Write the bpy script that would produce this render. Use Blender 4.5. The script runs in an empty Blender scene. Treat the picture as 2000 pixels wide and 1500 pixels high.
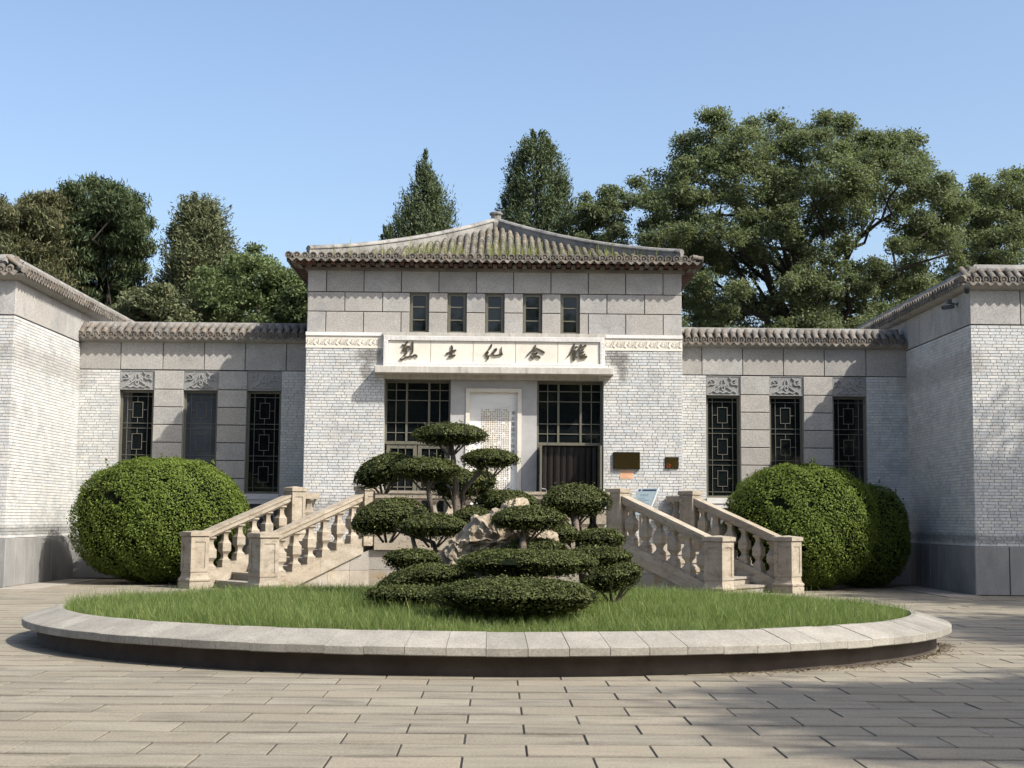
import bpy, bmesh, math, random
import numpy as np
from mathutils import Vector, Matrix
R = math.radians
random.seed(7); RNG = np.random.default_rng(7)
S = bpy.context.scene
COL = S.collection

# ------------------------------------------------------------------ camera, sky, sun, exposure
CAMX, CAMH = 0.08, 1.40
PITCH, YAW, ROLL = 0.0970, 0.0103, 0.0086
_f = Vector((math.sin(YAW)*math.cos(PITCH), math.cos(YAW)*math.cos(PITCH), math.sin(PITCH)))
_r = Vector((math.cos(YAW), -math.sin(YAW), 0)); _u = _r.cross(_f)
_r2 = math.cos(ROLL)*_r + math.sin(ROLL)*_u; _u2 = -math.sin(ROLL)*_r + math.cos(ROLL)*_u
cd = bpy.data.cameras.new('camera'); cam = bpy.data.objects.new('camera', cd); COL.objects.link(cam)
cd.lens = 48.93; cd.sensor_width = 36; cd.sensor_fit = 'HORIZONTAL'; cd.clip_end = 2000; cd.clip_start = 0.1
M = Matrix((_r2, _u2, -_f)).transposed().to_4x4(); M.translation = Vector((CAMX, 0, CAMH)); cam.matrix_world = M
S.camera = cam
SUN_AZ, SUN_EL = R(56), R(45)          # azimuth from the facade normal towards +X
SUN = Vector((math.sin(SUN_AZ)*math.cos(SUN_EL), -math.cos(SUN_AZ)*math.cos(SUN_EL), math.sin(SUN_EL)))
W = bpy.data.worlds.new('World'); S.world = W; W.use_nodes = True
wn = W.node_tree.nodes; wl = W.node_tree.links
bg = wn['Background']; sky = wn.new('ShaderNodeTexSky'); sky.sky_type = 'NISHITA'; sky.sun_disc = False
sky.sun_elevation = SUN_EL; sky.sun_rotation = math.atan2(SUN.x, SUN.y)
sky.air_density = 1.0; sky.dust_density = 3.2; sky.ozone_density = 1.7; sky.altitude = 50
wl.new(sky.outputs[0], bg.inputs[0]); bg.inputs[1].default_value = 0.125
sl = bpy.data.lights.new('sun', 'SUN'); so = bpy.data.objects.new('sun', sl); COL.objects.link(so)
sl.energy = 4.0; sl.angle = R(0.55); sl.color = (1.0, 0.945, 0.85)
so.rotation_euler = SUN.to_track_quat('Z', 'Y').to_euler(); so.location = (20, -14, 25)
S.view_settings.view_transform = 'Standard'; S.view_settings.look = 'None'
S.view_settings.exposure = 0.93; S.view_settings.gamma = 1; S.view_settings.use_curve_mapping = False
S.cycles.use_adaptive_sampling = True; S.cycles.adaptive_threshold = .02; S.cycles.max_bounces = 4; S.cycles.diffuse_bounces = 3; S.cycles.glossy_bounces = 2; S.cycles.transmission_bounces = 2; S.cycles.transparent_max_bounces = 4

def project(p):
    d = Vector(p) - Vector((CAMX, 0, CAMH)); w = d.dot(_f)
    if w < .1: return -9e9, 0, w
    return 1000+2718*d.dot(_r2)/w, 750-2718*d.dot(_u2)/w, w

# ------------------------------------------------------------------ object helpers
def link(o, parent=None, world_loc=True):
    COL.objects.link(o)
    if parent is not None:
        o.parent = parent
        L = Vector((0, 0, 0)); q = parent
        while q is not None: L += Vector(q['_wl'][:]) if '_wl' in q else Vector((0,0,0)); q = None
        o.matrix_parent_inverse = Matrix.Translation(-L)
    return o
def empty(name, loc, label=None, cat=None, group=None, kind=None):
    o = bpy.data.objects.new(name, None); o.location = loc; COL.objects.link(o); o.empty_display_size = .2
    o['_wl'] = list(loc); tag(o, label, cat, group, kind); return o
def tag(o, label=None, cat=None, group=None, kind=None):
    if label: o['label'] = label
    if cat: o['category'] = cat
    if group: o['group'] = group
    if kind: o['kind'] = kind
    return o
class G:
    """collects geometry; obj() links it as ONE mesh object"""
    def __init__(s): s.v = []; s.f = []; s.sm = False
    def add(s, vs, fs):
        n = len(s.v); s.v += [tuple(v) for v in vs]; s.f += [tuple(i+n for i in f) for f in fs]
    def box(s, x0, x1, y0, y1, z0, z1, rz=0, piv=None):
        if x0 > x1: x0, x1 = x1, x0
        if y0 > y1: y0, y1 = y1, y0
        vs = [(x0,y0,z0),(x1,y0,z0),(x1,y1,z0),(x0,y1,z0),(x0,y0,z1),(x1,y0,z1),(x1,y1,z1),(x0,y1,z1)]
        if rz:
            px, py = piv if piv else ((x0+x1)/2, (y0+y1)/2); c, sn = math.cos(rz), math.sin(rz)
            vs = [(px+(x-px)*c-(y-py)*sn, py+(x-px)*sn+(y-py)*c, z) for x, y, z in vs]
        s.add(vs, [(0,3,2,1),(4,5,6,7),(0,1,5,4),(1,2,6,5),(2,3,7,6),(3,0,4,7)]); return s
    def hexa(s, a, b):
        """two quads (bottom ccw from above, top) joined"""
        s.add(list(a)+list(b), [(0,3,2,1),(4,5,6,7),(0,1,5,4),(1,2,6,5),(2,3,7,6),(3,0,4,7)]); return s
    def cbox(s, x0, x1, z0, z1, yf, d, c, T=None):
        """slab facing -Y with chamfered front edge; front at yf, depth d, chamfer c"""
        vs = [(x0,yf+d,z0),(x1,yf+d,z0),(x1,yf+d,z1),(x0,yf+d,z1),
              (x0,yf+c,z0),(x1,yf+c,z0),(x1,yf+c,z1),(x0,yf+c,z1),
              (x0+c,yf,z0+c),(x1-c,yf,z0+c),(x1-c,yf,z1-c),(x0+c,yf,z1-c)]
        if T: vs = [T(v) for v in vs]
        fs = [(8,9,10,11),(0,1,5,4),(1,2,6,5),(2,3,7,6),(3,0,4,7),(4,5,9,8),(5,6,10,9),(6,7,11,10),(7,4,8,11)]
        s.add(vs, fs); return s
    def prism(s, poly, z0, z1):
        n = len(poly); vs = [(x,y,z0) for x, y in poly]+[(x,y,z1) for x, y in poly]
        fs = [tuple(range(n-1,-1,-1)), tuple(range(n,2*n))]+[(i,(i+1)%n,n+(i+1)%n,n+i) for i in range(n)]
        s.add(vs, fs); return s
    def sqlathe(s, prof, cx, cy, rz=0, n=4, cap=True):
        """stack of n-gon sections; prof [(half-width, z)]"""
        k = 1/math.cos(math.pi/n); rings = []
        vs = []
        for hw, z in prof:
            for i in range(n):
                a = rz+math.pi/n+2*math.pi*i/n
                vs.append((cx+hw*k*math.cos(a), cy+hw*k*math.sin(a), z))
        fs = []
        for j in range(len(prof)-1):
            for i in range(n): fs.append((j*n+i, j*n+(i+1)%n, (j+1)*n+(i+1)%n, (j+1)*n+i))
        if cap: fs += [tuple(range(n-1,-1,-1)), tuple(range((len(prof)-1)*n, len(prof)*n))]
        s.add(vs, fs); return s
    def tube(s, pts, rad, n=6):
        pts = [Vector(p) for p in pts]; m = len(pts)
        if not hasattr(rad, '__len__'): rad = [rad]*m
        vs = []; fs = []; up = Vector((0.13,.21,.97))
        for j in range(m):
            t = (pts[min(j+1,m-1)]-pts[max(j-1,0)]).normalized()
            a = t.cross(up); a = a.normalized() if a.length > 1e-4 else Vector((1,0,0)); b = t.cross(a)
            for i in range(n):
                q = 2*math.pi*i/n; vs.append(pts[j]+(a*math.cos(q)+b*math.sin(q))*rad[j])
        for j in range(m-1):
            for i in range(n): fs.append((j*n+i, (j+1)*n+i, (j+1)*n+(i+1)%n, j*n+(i+1)%n))
        fs += [tuple(range(n)), tuple(range(m*n-1, (m-1)*n-1, -1))]
        s.add(vs, fs); return s
    def mesh(s, name, mat=None):
        me = bpy.data.meshes.new(name); me.from_pydata(s.v, [], s.f)
        if mat:
            me.materials.append(mat)
        if s.sm: me.polygons.foreach_set('use_smooth', [True]*len(me.polygons))
        me.update(); return me
    def obj(s, name, mat, parent=None, label=None, cat=None, group=None, kind=None):
        o = bpy.data.objects.new(name, s.mesh(name, mat)); o['_wl'] = [0,0,0]
        link(o, parent); return tag(o, label, cat, group, kind)
def inst(name, me, M4, parent):
    o = bpy.data.objects.new(name, me); link(o, parent); o.matrix_basis = M4; return o

def clean_tags():
    for o in bpy.data.objects:
        if '_wl' in o: del o['_wl']

# ------------------------------------------------------------------ materials
def nodes(name):
    m = bpy.data.materials.new(name); m.use_nodes = True; nt = m.node_tree
    return m, nt, nt.nodes['Principled BSDF'], nt.nodes, nt.links
def N(nt, t, **k):
    n = nt.nodes.new(t)
    for a, b in k.items():
        if a.startswith('i_'): n.inputs[a[2:]].default_value = b
        else: setattr(n, a, b)
    return n
def rgb(c): return (c[0], c[1], c[2], 1)
def mixc(nt, fac, a, b, mode='MIX'):
    n = nt.nodes.new('ShaderNodeMix'); n.data_type = 'RGBA'; n.blend_type = mode
    for i, v in ((0, fac), (6, a), (7, b)):
        if hasattr(v, 'is_linked') or hasattr(v, 'links'): nt.links.new(v, n.inputs[i])
        elif isinstance(v, (tuple, list)): n.inputs[i].default_value = rgb(v)
        else: n.inputs[i].default_value = v
    return n.outputs[2]
def math_(nt, op, a, b=None, c=None, clamp=False):
    n = nt.nodes.new('ShaderNodeMath'); n.operation = op; n.use_clamp = clamp
    for i, v in enumerate((a, b, c)):
        if v is None: continue
        if hasattr(v, 'links'): nt.links.new(v, n.inputs[i])
        else: n.inputs[i].default_value = v
    return n.outputs[0]
def mrange(nt, v, a, b, c=0, d=1):
    n = nt.nodes.new('ShaderNodeMapRange'); n.interpolation_type = 'SMOOTHSTEP'
    nt.links.new(v, n.inputs[0]); n.inputs[1].default_value = a; n.inputs[2].default_value = b; n.inputs[3].default_value = c; n.inputs[4].default_value = d
    return n.outputs[0]
def noise(nt, pos, scale, detail=4, rough=.6, stretch=None):
    n = nt.nodes.new('ShaderNodeTexNoise'); n.inputs['Scale'].default_value = scale; n.inputs['Detail'].default_value = detail; n.inputs['Roughness'].default_value = rough
    if stretch:
        mp = nt.nodes.new('ShaderNodeMapping'); mp.inputs['Scale'].default_value = stretch; nt.links.new(pos, mp.inputs[0]); pos = mp.outputs[0]
    nt.links.new(pos, n.inputs['Vector']); return n.outputs['Fac']
def stone(name, ca, cb, rows=None, stain=None, stain_amt=.5, stain_scale=1.2, speck=.25, speck_scale=160, rnd=.18, rough=.85, bump=.25, bump_scale=60, stretch=None, spots=None, warm=None):
    """stone: two tones by noise, fine speckle, per-piece brightness, stains with a shape of their own"""
    m, nt, b, nn, ll = nodes(name)
    geo = N(nt, 'ShaderNodeNewGeometry'); pos = geo.outputs['Position']; oi = N(nt, 'ShaderNodeObjectInfo')
    rv = math_(nt, 'FRACT', math_(nt, 'ADD', oi.outputs['Random'], geo.outputs['Random Per Island']))
    n1 = noise(nt, pos, 2.3, 5, .62, stretch); col = mixc(nt, mrange(nt, n1, .3, .7), ca, cb)
    sp = noise(nt, pos, speck_scale, 2, .7)
    v = math_(nt, 'ADD', math_(nt, 'MULTIPLY', math_(nt, 'SUBTRACT', sp, .5), speck*2.2), 1)
    v = math_(nt, 'MULTIPLY', v, math_(nt, 'ADD', math_(nt, 'MULTIPLY', rv, rnd), 1-rnd/2))
    if warm:
        rv2 = math_(nt, 'FRACT', math_(nt, 'MULTIPLY', rv, 7.31))
        col = mixc(nt, math_(nt, 'MULTIPLY', rv2, .8), col, warm)
    if stain:
        s1 = noise(nt, pos, stain_scale, 7, .68, stretch)
        col = mixc(nt, math_(nt, 'MULTIPLY', mrange(nt, s1, .5, .72), stain_amt), col, stain)
    if spots:
        # hand-placed stains: (x, z, rx, rz, colour, amount)
        sep = N(nt, 'ShaderNodeSeparateXYZ'); ll.new(pos, sep.inputs[0]); sn = noise(nt, pos, 5, 6, .7)
        for (x, z, rx, rz, c, am) in spots:
            dx = math_(nt, 'DIVIDE', math_(nt, 'SUBTRACT', math_(nt, 'ABSOLUTE', sep.outputs[0]), x), rx)
            dz = math_(nt, 'DIVIDE', math_(nt, 'SUBTRACT', sep.outputs[2], z), rz)
            d = math_(nt, 'SQRT', math_(nt, 'ADD', math_(nt, 'MULTIPLY', dx, dx), math_(nt, 'MULTIPLY', dz, dz)))
            d = math_(nt, 'ADD', d, math_(nt, 'MULTIPLY', math_(nt, 'SUBTRACT', sn, .5), 1.8))
            col = mixc(nt, math_(nt, 'MULTIPLY', mrange(nt, d, 1.0, .35), am), col, c)
    if rows:
        # grime gathered along the long joints of the paving, uneven from place to place
        sep2 = N(nt, 'ShaderNodeSeparateXYZ'); ll.new(pos, sep2.inputs[0]); fr = math_(nt, 'FRACT', math_(nt, 'DIVIDE', math_(nt, 'SUBTRACT', sep2.outputs[1], rows[0]), rows[1]))
        ed = math_(nt, 'MINIMUM', fr, math_(nt, 'SUBTRACT', 1, fr)); gn = noise(nt, pos, 1.6, 5, .7, (.8,2,1))
        ed = math_(nt, 'ADD', ed, math_(nt, 'MULTIPLY', math_(nt, 'SUBTRACT', gn, .52), .55))
        col = mixc(nt, math_(nt, 'MULTIPLY', mrange(nt, ed, .16, -.04), .58), col, rows[2])
    hsv = N(nt, 'ShaderNodeHueSaturation'); ll.new(col, hsv.inputs['Color']); ll.new(v, hsv.inputs['Value'])
    ll.new(hsv.outputs[0], b.inputs['Base Color']); b.inputs['Roughness'].default_value = rough
    b.inputs['Specular IOR Level'].default_value = .3
    bp = N(nt, 'ShaderNodeBump', i_Strength=bump, i_Distance=.01); ll.new(noise(nt, pos, bump_scale, 4, .7), bp.inputs['Height']); ll.new(bp.outputs[0], b.inputs['Normal'])
    return m
def plain(name, c, rough=.6, metal=0, spec=.4, var=.12, scale=9, bump=0):
    m, nt, b, nn, ll = nodes(name); geo = N(nt, 'ShaderNodeNewGeometry')
    n1 = noise(nt, geo.outputs['Position'], scale, 5, .65)
    ll.new(mixc(nt, n1, [x*(1-var) for x in c], [min(1, x*(1+var)) for x in c]), b.inputs['Base Color'])
    b.inputs['Roughness'].default_value = rough; b.inputs['Metallic'].default_value = metal; b.inputs['Specular IOR Level'].default_value = spec
    if bump:
        bp = N(nt, 'ShaderNodeBump', i_Strength=bump, i_Distance=.02); ll.new(noise(nt, geo.outputs['Position'], scale*3, 5, .7), bp.inputs['Height']); ll.new(bp.outputs[0], b.inputs['Normal'])
    return m
def leafy(name, dark, light, tip=None, trans=.3, rough=.55, clump=1.5, spec=.25):
    """leaf: colour varies from leaf to leaf and in drifts, some light passes through"""
    m, nt, b, nn, ll = nodes(name); geo = N(nt, 'ShaderNodeNewGeometry')
    n1 = noise(nt, geo.outputs['Position'], clump, 3, .6)
    f = math_(nt, 'ADD', math_(nt, 'MULTIPLY', geo.outputs['Random Per Island'], .6), math_(nt, 'MULTIPLY', n1, .55), clamp=True)
    col = mixc(nt, f, dark, light)
    if tip:
        col = mixc(nt, mrange(nt, math_(nt, 'FRACT', math_(nt, 'MULTIPLY', geo.outputs['Random Per Island'], 13.7)), .86, 1.0), col, tip)
    ll.new(col, b.inputs['Base Color']); b.inputs['Roughness'].default_value = rough; b.inputs['Specular IOR Level'].default_value = spec
    tr = N(nt, 'ShaderNodeBsdfTranslucent'); ll.new(mixc(nt, .6, col, (light[0]*1.3, light[1]*1.35, light[2]*.7)), tr.inputs[0])
    mx = N(nt, 'ShaderNodeMixShader'); mx.inputs[0].default_value = trans
    ll.new(b.outputs[0], mx.inputs[1]); ll.new(tr.outputs[0], mx.inputs[2]); ll.new(mx.outputs[0], nn['Material Output'].inputs[0])
    return m
def glass(name, c=(.006,.008,.009), rough=.03, spec=.42):
    m, nt, b, nn, ll = nodes(name); b.inputs['Base Color'].default_value = rgb(c); b.inputs['Roughness'].default_value = rough
    b.inputs['IOR'].default_value = 1.5; b.inputs['Specular IOR Level'].default_value = spec
    geo = N(nt, 'ShaderNodeNewGeometry'); bp = N(nt, 'ShaderNodeBump', i_Strength=.02, i_Distance=.05)
    ll.new(noise(nt, geo.outputs['Position'], 1.5, 2, .5), bp.inputs['Height']); ll.new(bp.outputs[0], b.inputs['Normal'])
    return m
BRICK = stone('grey_brick', (.405,.424,.432), (.51,.522,.52), stain=(.32,.32,.315), stain_amt=.6, stain_scale=1.3, speck=.24, speck_scale=38, rnd=.19, bump=.5, bump_scale=45, warm=(.53,.51,.47),
    spots=[(2.62,4.85,.42,.24,(.13,.12,.105),.75),(2.75,4.55,.16,.30,(.15,.14,.125),.7),(9.6,1.10,6,.12,(.15,.15,.15),.6),(3.3,1.55,.85,.35,(.22,.22,.22),.6),(9.5,4.6,.4,.35,(.3,.28,.26),.5)])
MORTAR = stone('mortar', (.27,.27,.265), (.34,.337,.325), rnd=.05)
GRANITE = stone('granite_cladding', (.268,.263,.252), (.335,.328,.314), stain=(.195,.198,.20), stain_amt=.55, stain_scale=1.6, speck=.55, speck_scale=42, rnd=.18, bump=.15, warm=(.325,.302,.272))
PLINTH = stone('plinth_granite', (.19,.19,.186), (.25,.246,.236), stain=(.125,.125,.125), stain_amt=.6, stain_scale=1.1, speck=.32, speck_scale=50, rnd=.14, bump=.15, stretch=(1,1,.5))
JOINT = plain('dark_joint', (.035,.034,.033), .9)
CONCRETE = stone('eave_concrete', (.235,.225,.205), (.30,.286,.26), stain=(.13,.12,.105), stain_amt=.65, stain_scale=3, speck=.25, speck_scale=45, rnd=.1)
WHITESTONE = stone('white_stone', (.56,.55,.53), (.66,.65,.63), stain=(.42,.395,.35), stain_amt=.35, stain_scale=2.4, speck=.05, rnd=.06, bump=.05)
CREAM = stone('cream_stone', (.56,.525,.455), (.64,.605,.535), stain=(.42,.35,.25), stain_amt=.3, stain_scale=3, speck=.06, rnd=.08, bump=.08)
LEDGE = stone('ledge_stone', (.37,.355,.315), (.47,.445,.40), stain=(.19,.17,.135), stain_amt=.65, stain_scale=3.5, speck=.25, speck_scale=45, rnd=.05, stretch=(3,1,.6))
TRAV = stone('beige_stone', (.225,.196,.152), (.345,.308,.25), stain=(.155,.12,.085), stain_amt=.85, stain_scale=4.5, speck=.35, speck_scale=45, rnd=.16, bump=.35, stretch=(1,1,2.2), warm=(.31,.262,.20))
TRAV2 = stone('ochre_stone', (.22,.19,.15), (.34,.305,.25), stain=(.27,.185,.09), stain_amt=.85, stain_scale=2.4, speck=.35, speck_scale=45, rnd=.2, bump=.35, warm=(.235,.225,.21))
TILE = stone('roof_tile', (.075,.070,.063), (.16,.15,.132), stain=(.26,.245,.22), stain_amt=.8, stain_scale=6, speck=.35, speck_scale=45, rnd=.45, bump=.5, warm=(.15,.122,.095))
RIDGE = stone('ridge_plaster', (.145,.141,.132), (.26,.253,.238), stain=(.065,.062,.057), stain_amt=.85, stain_scale=5, speck=.25, speck_scale=40, rnd=.15, bump=.3)
MOSSY = stone('mossy_tile', (.082,.078,.064), (.17,.16,.137), stain=(.095,.10,.045), stain_amt=.6, stain_scale=2.6, speck=.35, speck_scale=45, rnd=.45, bump=.5, warm=(.175,.145,.105))
PAVER = stone('paving_slab', (.165,.150,.116), (.236,.214,.167), stain=(.105,.093,.072), stain_amt=.8, stain_scale=2.2, speck=.5, speck_scale=52, rnd=.20, bump=.25, bump_scale=90, warm=(.222,.192,.142), stretch=(.55,2.2,1), rows=(8.44, .4425, (.085,.074,.06)))
EARTH = plain('joint_sand', (.03,.026,.021), .95, var=.3)
GROUNDM = plain('ground_soil', (.16,.145,.11), .95, var=.3, scale=.6)
COPING = stone('planter_granite', (.205,.192,.165), (.275,.258,.222), stain=(.15,.137,.115), stain_amt=.45, stain_scale=2.5, speck=.5, speck_scale=48, rnd=.24, bump=.15)
PLWALL = stone('planter_wall', (.052,.04,.034), (.08,.065,.055), stain=(.035,.028,.025), stain_amt=.5, stain_scale=2, speck=.2, rnd=.1)
FRAME = plain('bronze_frame', (.125,.118,.088), .5, .1, .4); LATT = plain('bronze_lattice', (.105,.10,.08), .5, .1, .4)
GLASS = glass('window_glass'); GLASSB = glass('blind_behind_glass', (.05,.06,.075), .05)
BLACKG = plain('bronze_mirror', (.30,.22,.09), .16, 1, .5, var=.02)
LETTER = plain('bronze_lettering', (.085,.07,.045), .45, .6, .5)
CARVE = stone('carved_slate', (.20,.20,.196), (.25,.25,.245), speck=.2, speck_scale=45, rnd=.05, bump=.1)
CARVE_LIT = stone('carved_slate_lit', (.235,.235,.23), (.29,.29,.285), speck=.2, speck_scale=45, rnd=.05, bump=.1)  # same slate with light painted into its colour, so relief shows in shade
DARKCARVE = stone('dark_carving', (.05,.05,.052), (.075,.075,.077), speck=.2, rnd=.05)
REDWOOD = plain('red_rafter', (.105,.050,.038), .85, var=.4, scale=14)
TIMBER = stone('weathered_timber', (.11,.096,.08), (.19,.172,.148), stain=(.05,.04,.033), stain_amt=.6, stain_scale=4, speck=.2, rnd=.3)
MARBLE = stone('veined_marble', (.66,.66,.635), (.74,.735,.705), stain=(.42,.42,.395), stain_amt=.55, stain_scale=2.2, speck=.03, rnd=.02, bump=.03, stretch=(.5,1,4))
GOLD = plain('gilt_inscription', (.30,.20,.055), .55, .3); INK = plain('dark_inscription', (.07,.065,.05), .7)
PVC = plain('strip_curtain', (.012,.009,.008), .35, 0, .35)
STEEL = plain('polished_steel', (.6,.6,.6), .2, 1)
NOTICE = plain('orange_notice', (.60,.37,.24), .6, var=.05); NOTINK = plain('notice_print', (.45,.2,.09), .7)
PANELB = plain('blue_grey_panel', (.34,.42,.44), .35, 0, .5, var=.04); NAVY = plain('navy_strip', (.03,.045,.09), .4); CHALK = plain('panel_print', (.17,.23,.25), .6)
CAMW = plain('camera_housing', (.10,.12,.13), .4); BLK = plain('black_plastic', (.012,.012,.013), .35)
BARK = stone('bark', (.02,.016,.013), (.038,.032,.026), speck=.3, rnd=.1, bump=1, bump_scale=14, stretch=(3,3,.6))
BARKL = stone('topiary_bark', (.085,.068,.054), (.145,.12,.098), speck=.3, rnd=.1, bump=1, bump_scale=22, stretch=(3,3,.8))
ROCK = stone('ridged_rock', (.20,.162,.115), (.33,.28,.212), stain=(.105,.085,.06), stain_amt=.8, stain_scale=6, speck=.3, speck_scale=30, rnd=.02, bump=1, bump_scale=22, stretch=(3.2,1,1.2))
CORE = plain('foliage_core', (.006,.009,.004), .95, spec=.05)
L_BUXUS = leafy('clipped_shrub_leaf', (.042,.074,.013), (.135,.180,.034), tip=(.20,.24,.05), trans=.25, rough=.55, clump=3, spec=.12)
L_TOP = leafy('topiary_leaf', (.032,.043,.016), (.090,.102,.037), tip=(.13,.145,.045), trans=.15, rough=.6, clump=4, spec=.12)
L_GRASS = leafy('grass_blade', (.062,.104,.030), (.195,.252,.082), tip=(.38,.38,.17), trans=.45, rough=.5, clump=.9, spec=.2)
L_WEED = leafy('roof_weed', (.11,.14,.025), (.21,.23,.07), tip=(.25,.19,.08), trans=.3, clump=2)
L_PAG = leafy('pagoda_leaf', (.060,.082,.045), (.150,.180,.096), tip=(.22,.235,.125), trans=.42, clump=.55, spec=.2)
L_JUN = leafy('juniper_leaf', (.030,.050,.024), (.085,.112,.052), tip=(.125,.125,.06), trans=.15, clump=.7, spec=.15)
L_JUNB = leafy('brown_juniper_leaf', (.044,.052,.026), (.122,.126,.064), tip=(.19,.165,.085), trans=.15, clump=.7, spec=.15)
L_JUNO = leafy('olive_juniper_leaf', (.050,.064,.032), (.130,.145,.076), tip=(.19,.17,.085), trans=.15, clump=.7, spec=.15)
L_CYP = leafy('cypress_leaf', (.038,.058,.030), (.100,.128,.064), tip=(.11,.125,.055), trans=.15, clump=.8, spec=.15)
L_GRN = leafy('fresh_leaf', (.054,.082,.034), (.140,.178,.078), tip=(.19,.22,.10), trans=.3, clump=.7, spec=.15)

# ------------------------------------------------------------------ ground and paving
g = G(); g.add([(-400,-200,-.06),(400,-200,-.06),(400,600,-.06),(-400,600,-.06)], [(0,1,2,3)])
ground = g.obj('ground', GROUNDM, kind='structure')
PAVE = empty('pavement', (0, 12, 0), kind='structure')
g = G(); g.add([(-17,-6,-.009),(17,-6,-.009),(17,31.9,-.009),(-17,31.9,-.009)], [(0,1,2,3)]); g.obj('bedding', EARTH, PAVE)
PROW, PLEN, GAP = .4425, .775, .013
def slab(x0, x1, y0, y1, c=.0035, d=.05):
    return [(x0,y0,-d),(x1,y0,-d),(x1,y1,-d),(x0,y1,-d),(x0,y0,-c),(x1,y0,-c),(x1,y1,-c),(x0,y1,-c),(x0+c,y0+c,0),(x1-c,y0+c,0),(x1-c,y1-c,0),(x0+c,y1-c,0)]
SLABF = [(8,9,10,11),(0,1,5,4),(1,2,6,5),(2,3,7,6),(3,0,4,7),(4,5,9,8),(5,6,10,9),(6,7,11,10),(7,4,8,11)]
sm = bpy.data.meshes.new('paver'); sm.from_pydata(slab(-PLEN/2+GAP/2, PLEN/2-GAP/2, -PROW/2+GAP*.75, PROW/2-GAP*.75), [], SLABF); sm.materials.append(PAVER)
cells = []
for r in range(-30, 54):
    yc = 8.44 - PROW/2 + r*PROW
    if yc < -5.8 or yc > 31.4: continue
    off = -.11 if r % 2 == 0 else -.50
    for k in range(-22, 23):
        xc = off + (k+.5)*PLEN
        if abs(xc) > 16: continue
        if (xc/5.0)**2 + ((yc-16.9)/4.0)**2 < .90: continue
        px, py, w = project((xc, yc, 0)); vis = w > .1 and -60 < px < 2060 and py < 1540
        cells.append((w if vis else 999, xc, yc))
cells.sort(); rest = G()
for i, (w, x, y) in enumerate(cells):
    dz = random.uniform(-.004, .002); tx, ty = random.uniform(-.004,.004), random.uniform(-.006,.006)
    if i < 300:
        o = inst('paver', sm, Matrix.Translation((x, y, dz)) @ Matrix.Rotation(tx, 4, 'X') @ Matrix.Rotation(ty*.5, 4, 'Y'), PAVE)
    else:
        vs = slab(x-PLEN/2+GAP/2, x+PLEN/2-GAP/2, y-PROW/2+GAP*.75, y+PROW/2-GAP*.75)
        rest.add([(a, b, c+dz+tx*(b-y)) for a, b, c in vs], SLABF)
rest.obj('distant_pavers', PAVER, PAVE, kind='stuff')

# ------------------------------------------------------------------ brick, panel and tile builders
CRS, BL, BW, BJ = .0625, .222, .111, .0065
bm_ = G(); c = .035
_v = [(-.5,.5,-.5),(.5,.5,-.5),(.5,.5,.5),(-.5,.5,.5),(-.5+.008,-.5,-.5+c),(.5-.012,-.5,-.5+c),(.5-.012,-.5,.5-c),(-.5+.012,-.5,.5-c)]
_F = [(4,5,6,7),(0,1,5,4),(1,2,6,5),(2,3,7,6),(3,0,4,7)]
bm_.add(_v, _F); BRICKME = bm_.mesh('brick', BRICK)
class Bricks:
    """collects brick places of one building; emit() makes 300 single bricks, the rest one part"""
    def __init__(s): s.L = []
    def wall(s, org, ang, width, z0, z1, part, seed=0):
        rr = random.Random(seed); ca, sa = math.cos(ang), math.sin(ang); z = z0; r = seed % 4
        nC = max(1, round((z1-z0)/CRS)); ch = (z1-z0)/nC
        for i in range(nC):
            zc = z0+(i+.5)*ch; u = 0; kind = (i+seed) % 2
            u = -BW*(rr.random()*.3+.35) if kind else -BL*(.35+.3*rr.random())
            while u < width-.01:
                w = BL if (rr.random() < (.80 if kind == 0 else .30)) else BW
                w *= rr.uniform(.97, 1.03)
                a, b = max(0, u), min(width, u+w)
                if width-b < .05: b = width
                u = b if b == width else u+w
                if b-a < .02: continue
                uc = (a+b)/2; x, y = org[0]+ca*uc, org[1]+sa*uc
                s.L.append((x, y, zc, ang, b-a-BJ, ch-BJ, rr.uniform(-.002, .003), part))
    def emit(s):
        sc = []
        for b in s.L:
            px, py, w = project(b[:3]); n = Vector((math.sin(b[3]), -math.cos(b[3]), 0))
            vis = -5 < px < 2005 and -5 < py < 1505
            fac = n.dot((Vector((CAMX,0,CAMH))-Vector(b[:3])).normalized())
            sc.append(b[4]*b[5]*max(fac,0)/(w*w) if vis else 0)
        order = sorted(range(len(s.L)), key=lambda i: -sc[i]); rest = {}
        for k, i in enumerate(order):
            x, y, z, a, w, h, out, part = s.L[i]
            M4 = Matrix.Translation((x, y, z)) @ Matrix.Rotation(a, 4, 'Z') @ Matrix.Translation((0, -out, 0)) @ Matrix.Diagonal((w, .020, h, 1))
            if k < 300: inst('brick', BRICKME, M4, part)
            else: rest.setdefault(part.name, (part, G()))[1].add([M4 @ Vector(v) for v in _v], _F)
        for part, gg in rest.values(): gg.obj('more_bricks', BRICK, part, kind='stuff')
def backing(name, parent, x0, x1, y0, y1, z0, z1, mat=MORTAR):
    return G().box(x0, x1, y0, y1, z0, z1).obj(name, mat, parent)
def frontT(sx):  # no transform for walls that face the camera
    return None
def panel(parent, name, mat, x0, x1, z0, z1, yf, d=.03, c=.006, T=None):
    j = .0085
    return G().cbox(x0+j, x1-j, z0+j, z1-j, yf, d, c, T).obj(name, mat, parent)
def sideT(X, s):
    """maps a slab built facing -Y at y=0 with x=distance behind the front corner onto the inner side wall at x=X; s=+1: wall faces +X"""
    return lambda v: (X - s*v[1], v[0], v[2])

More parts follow.
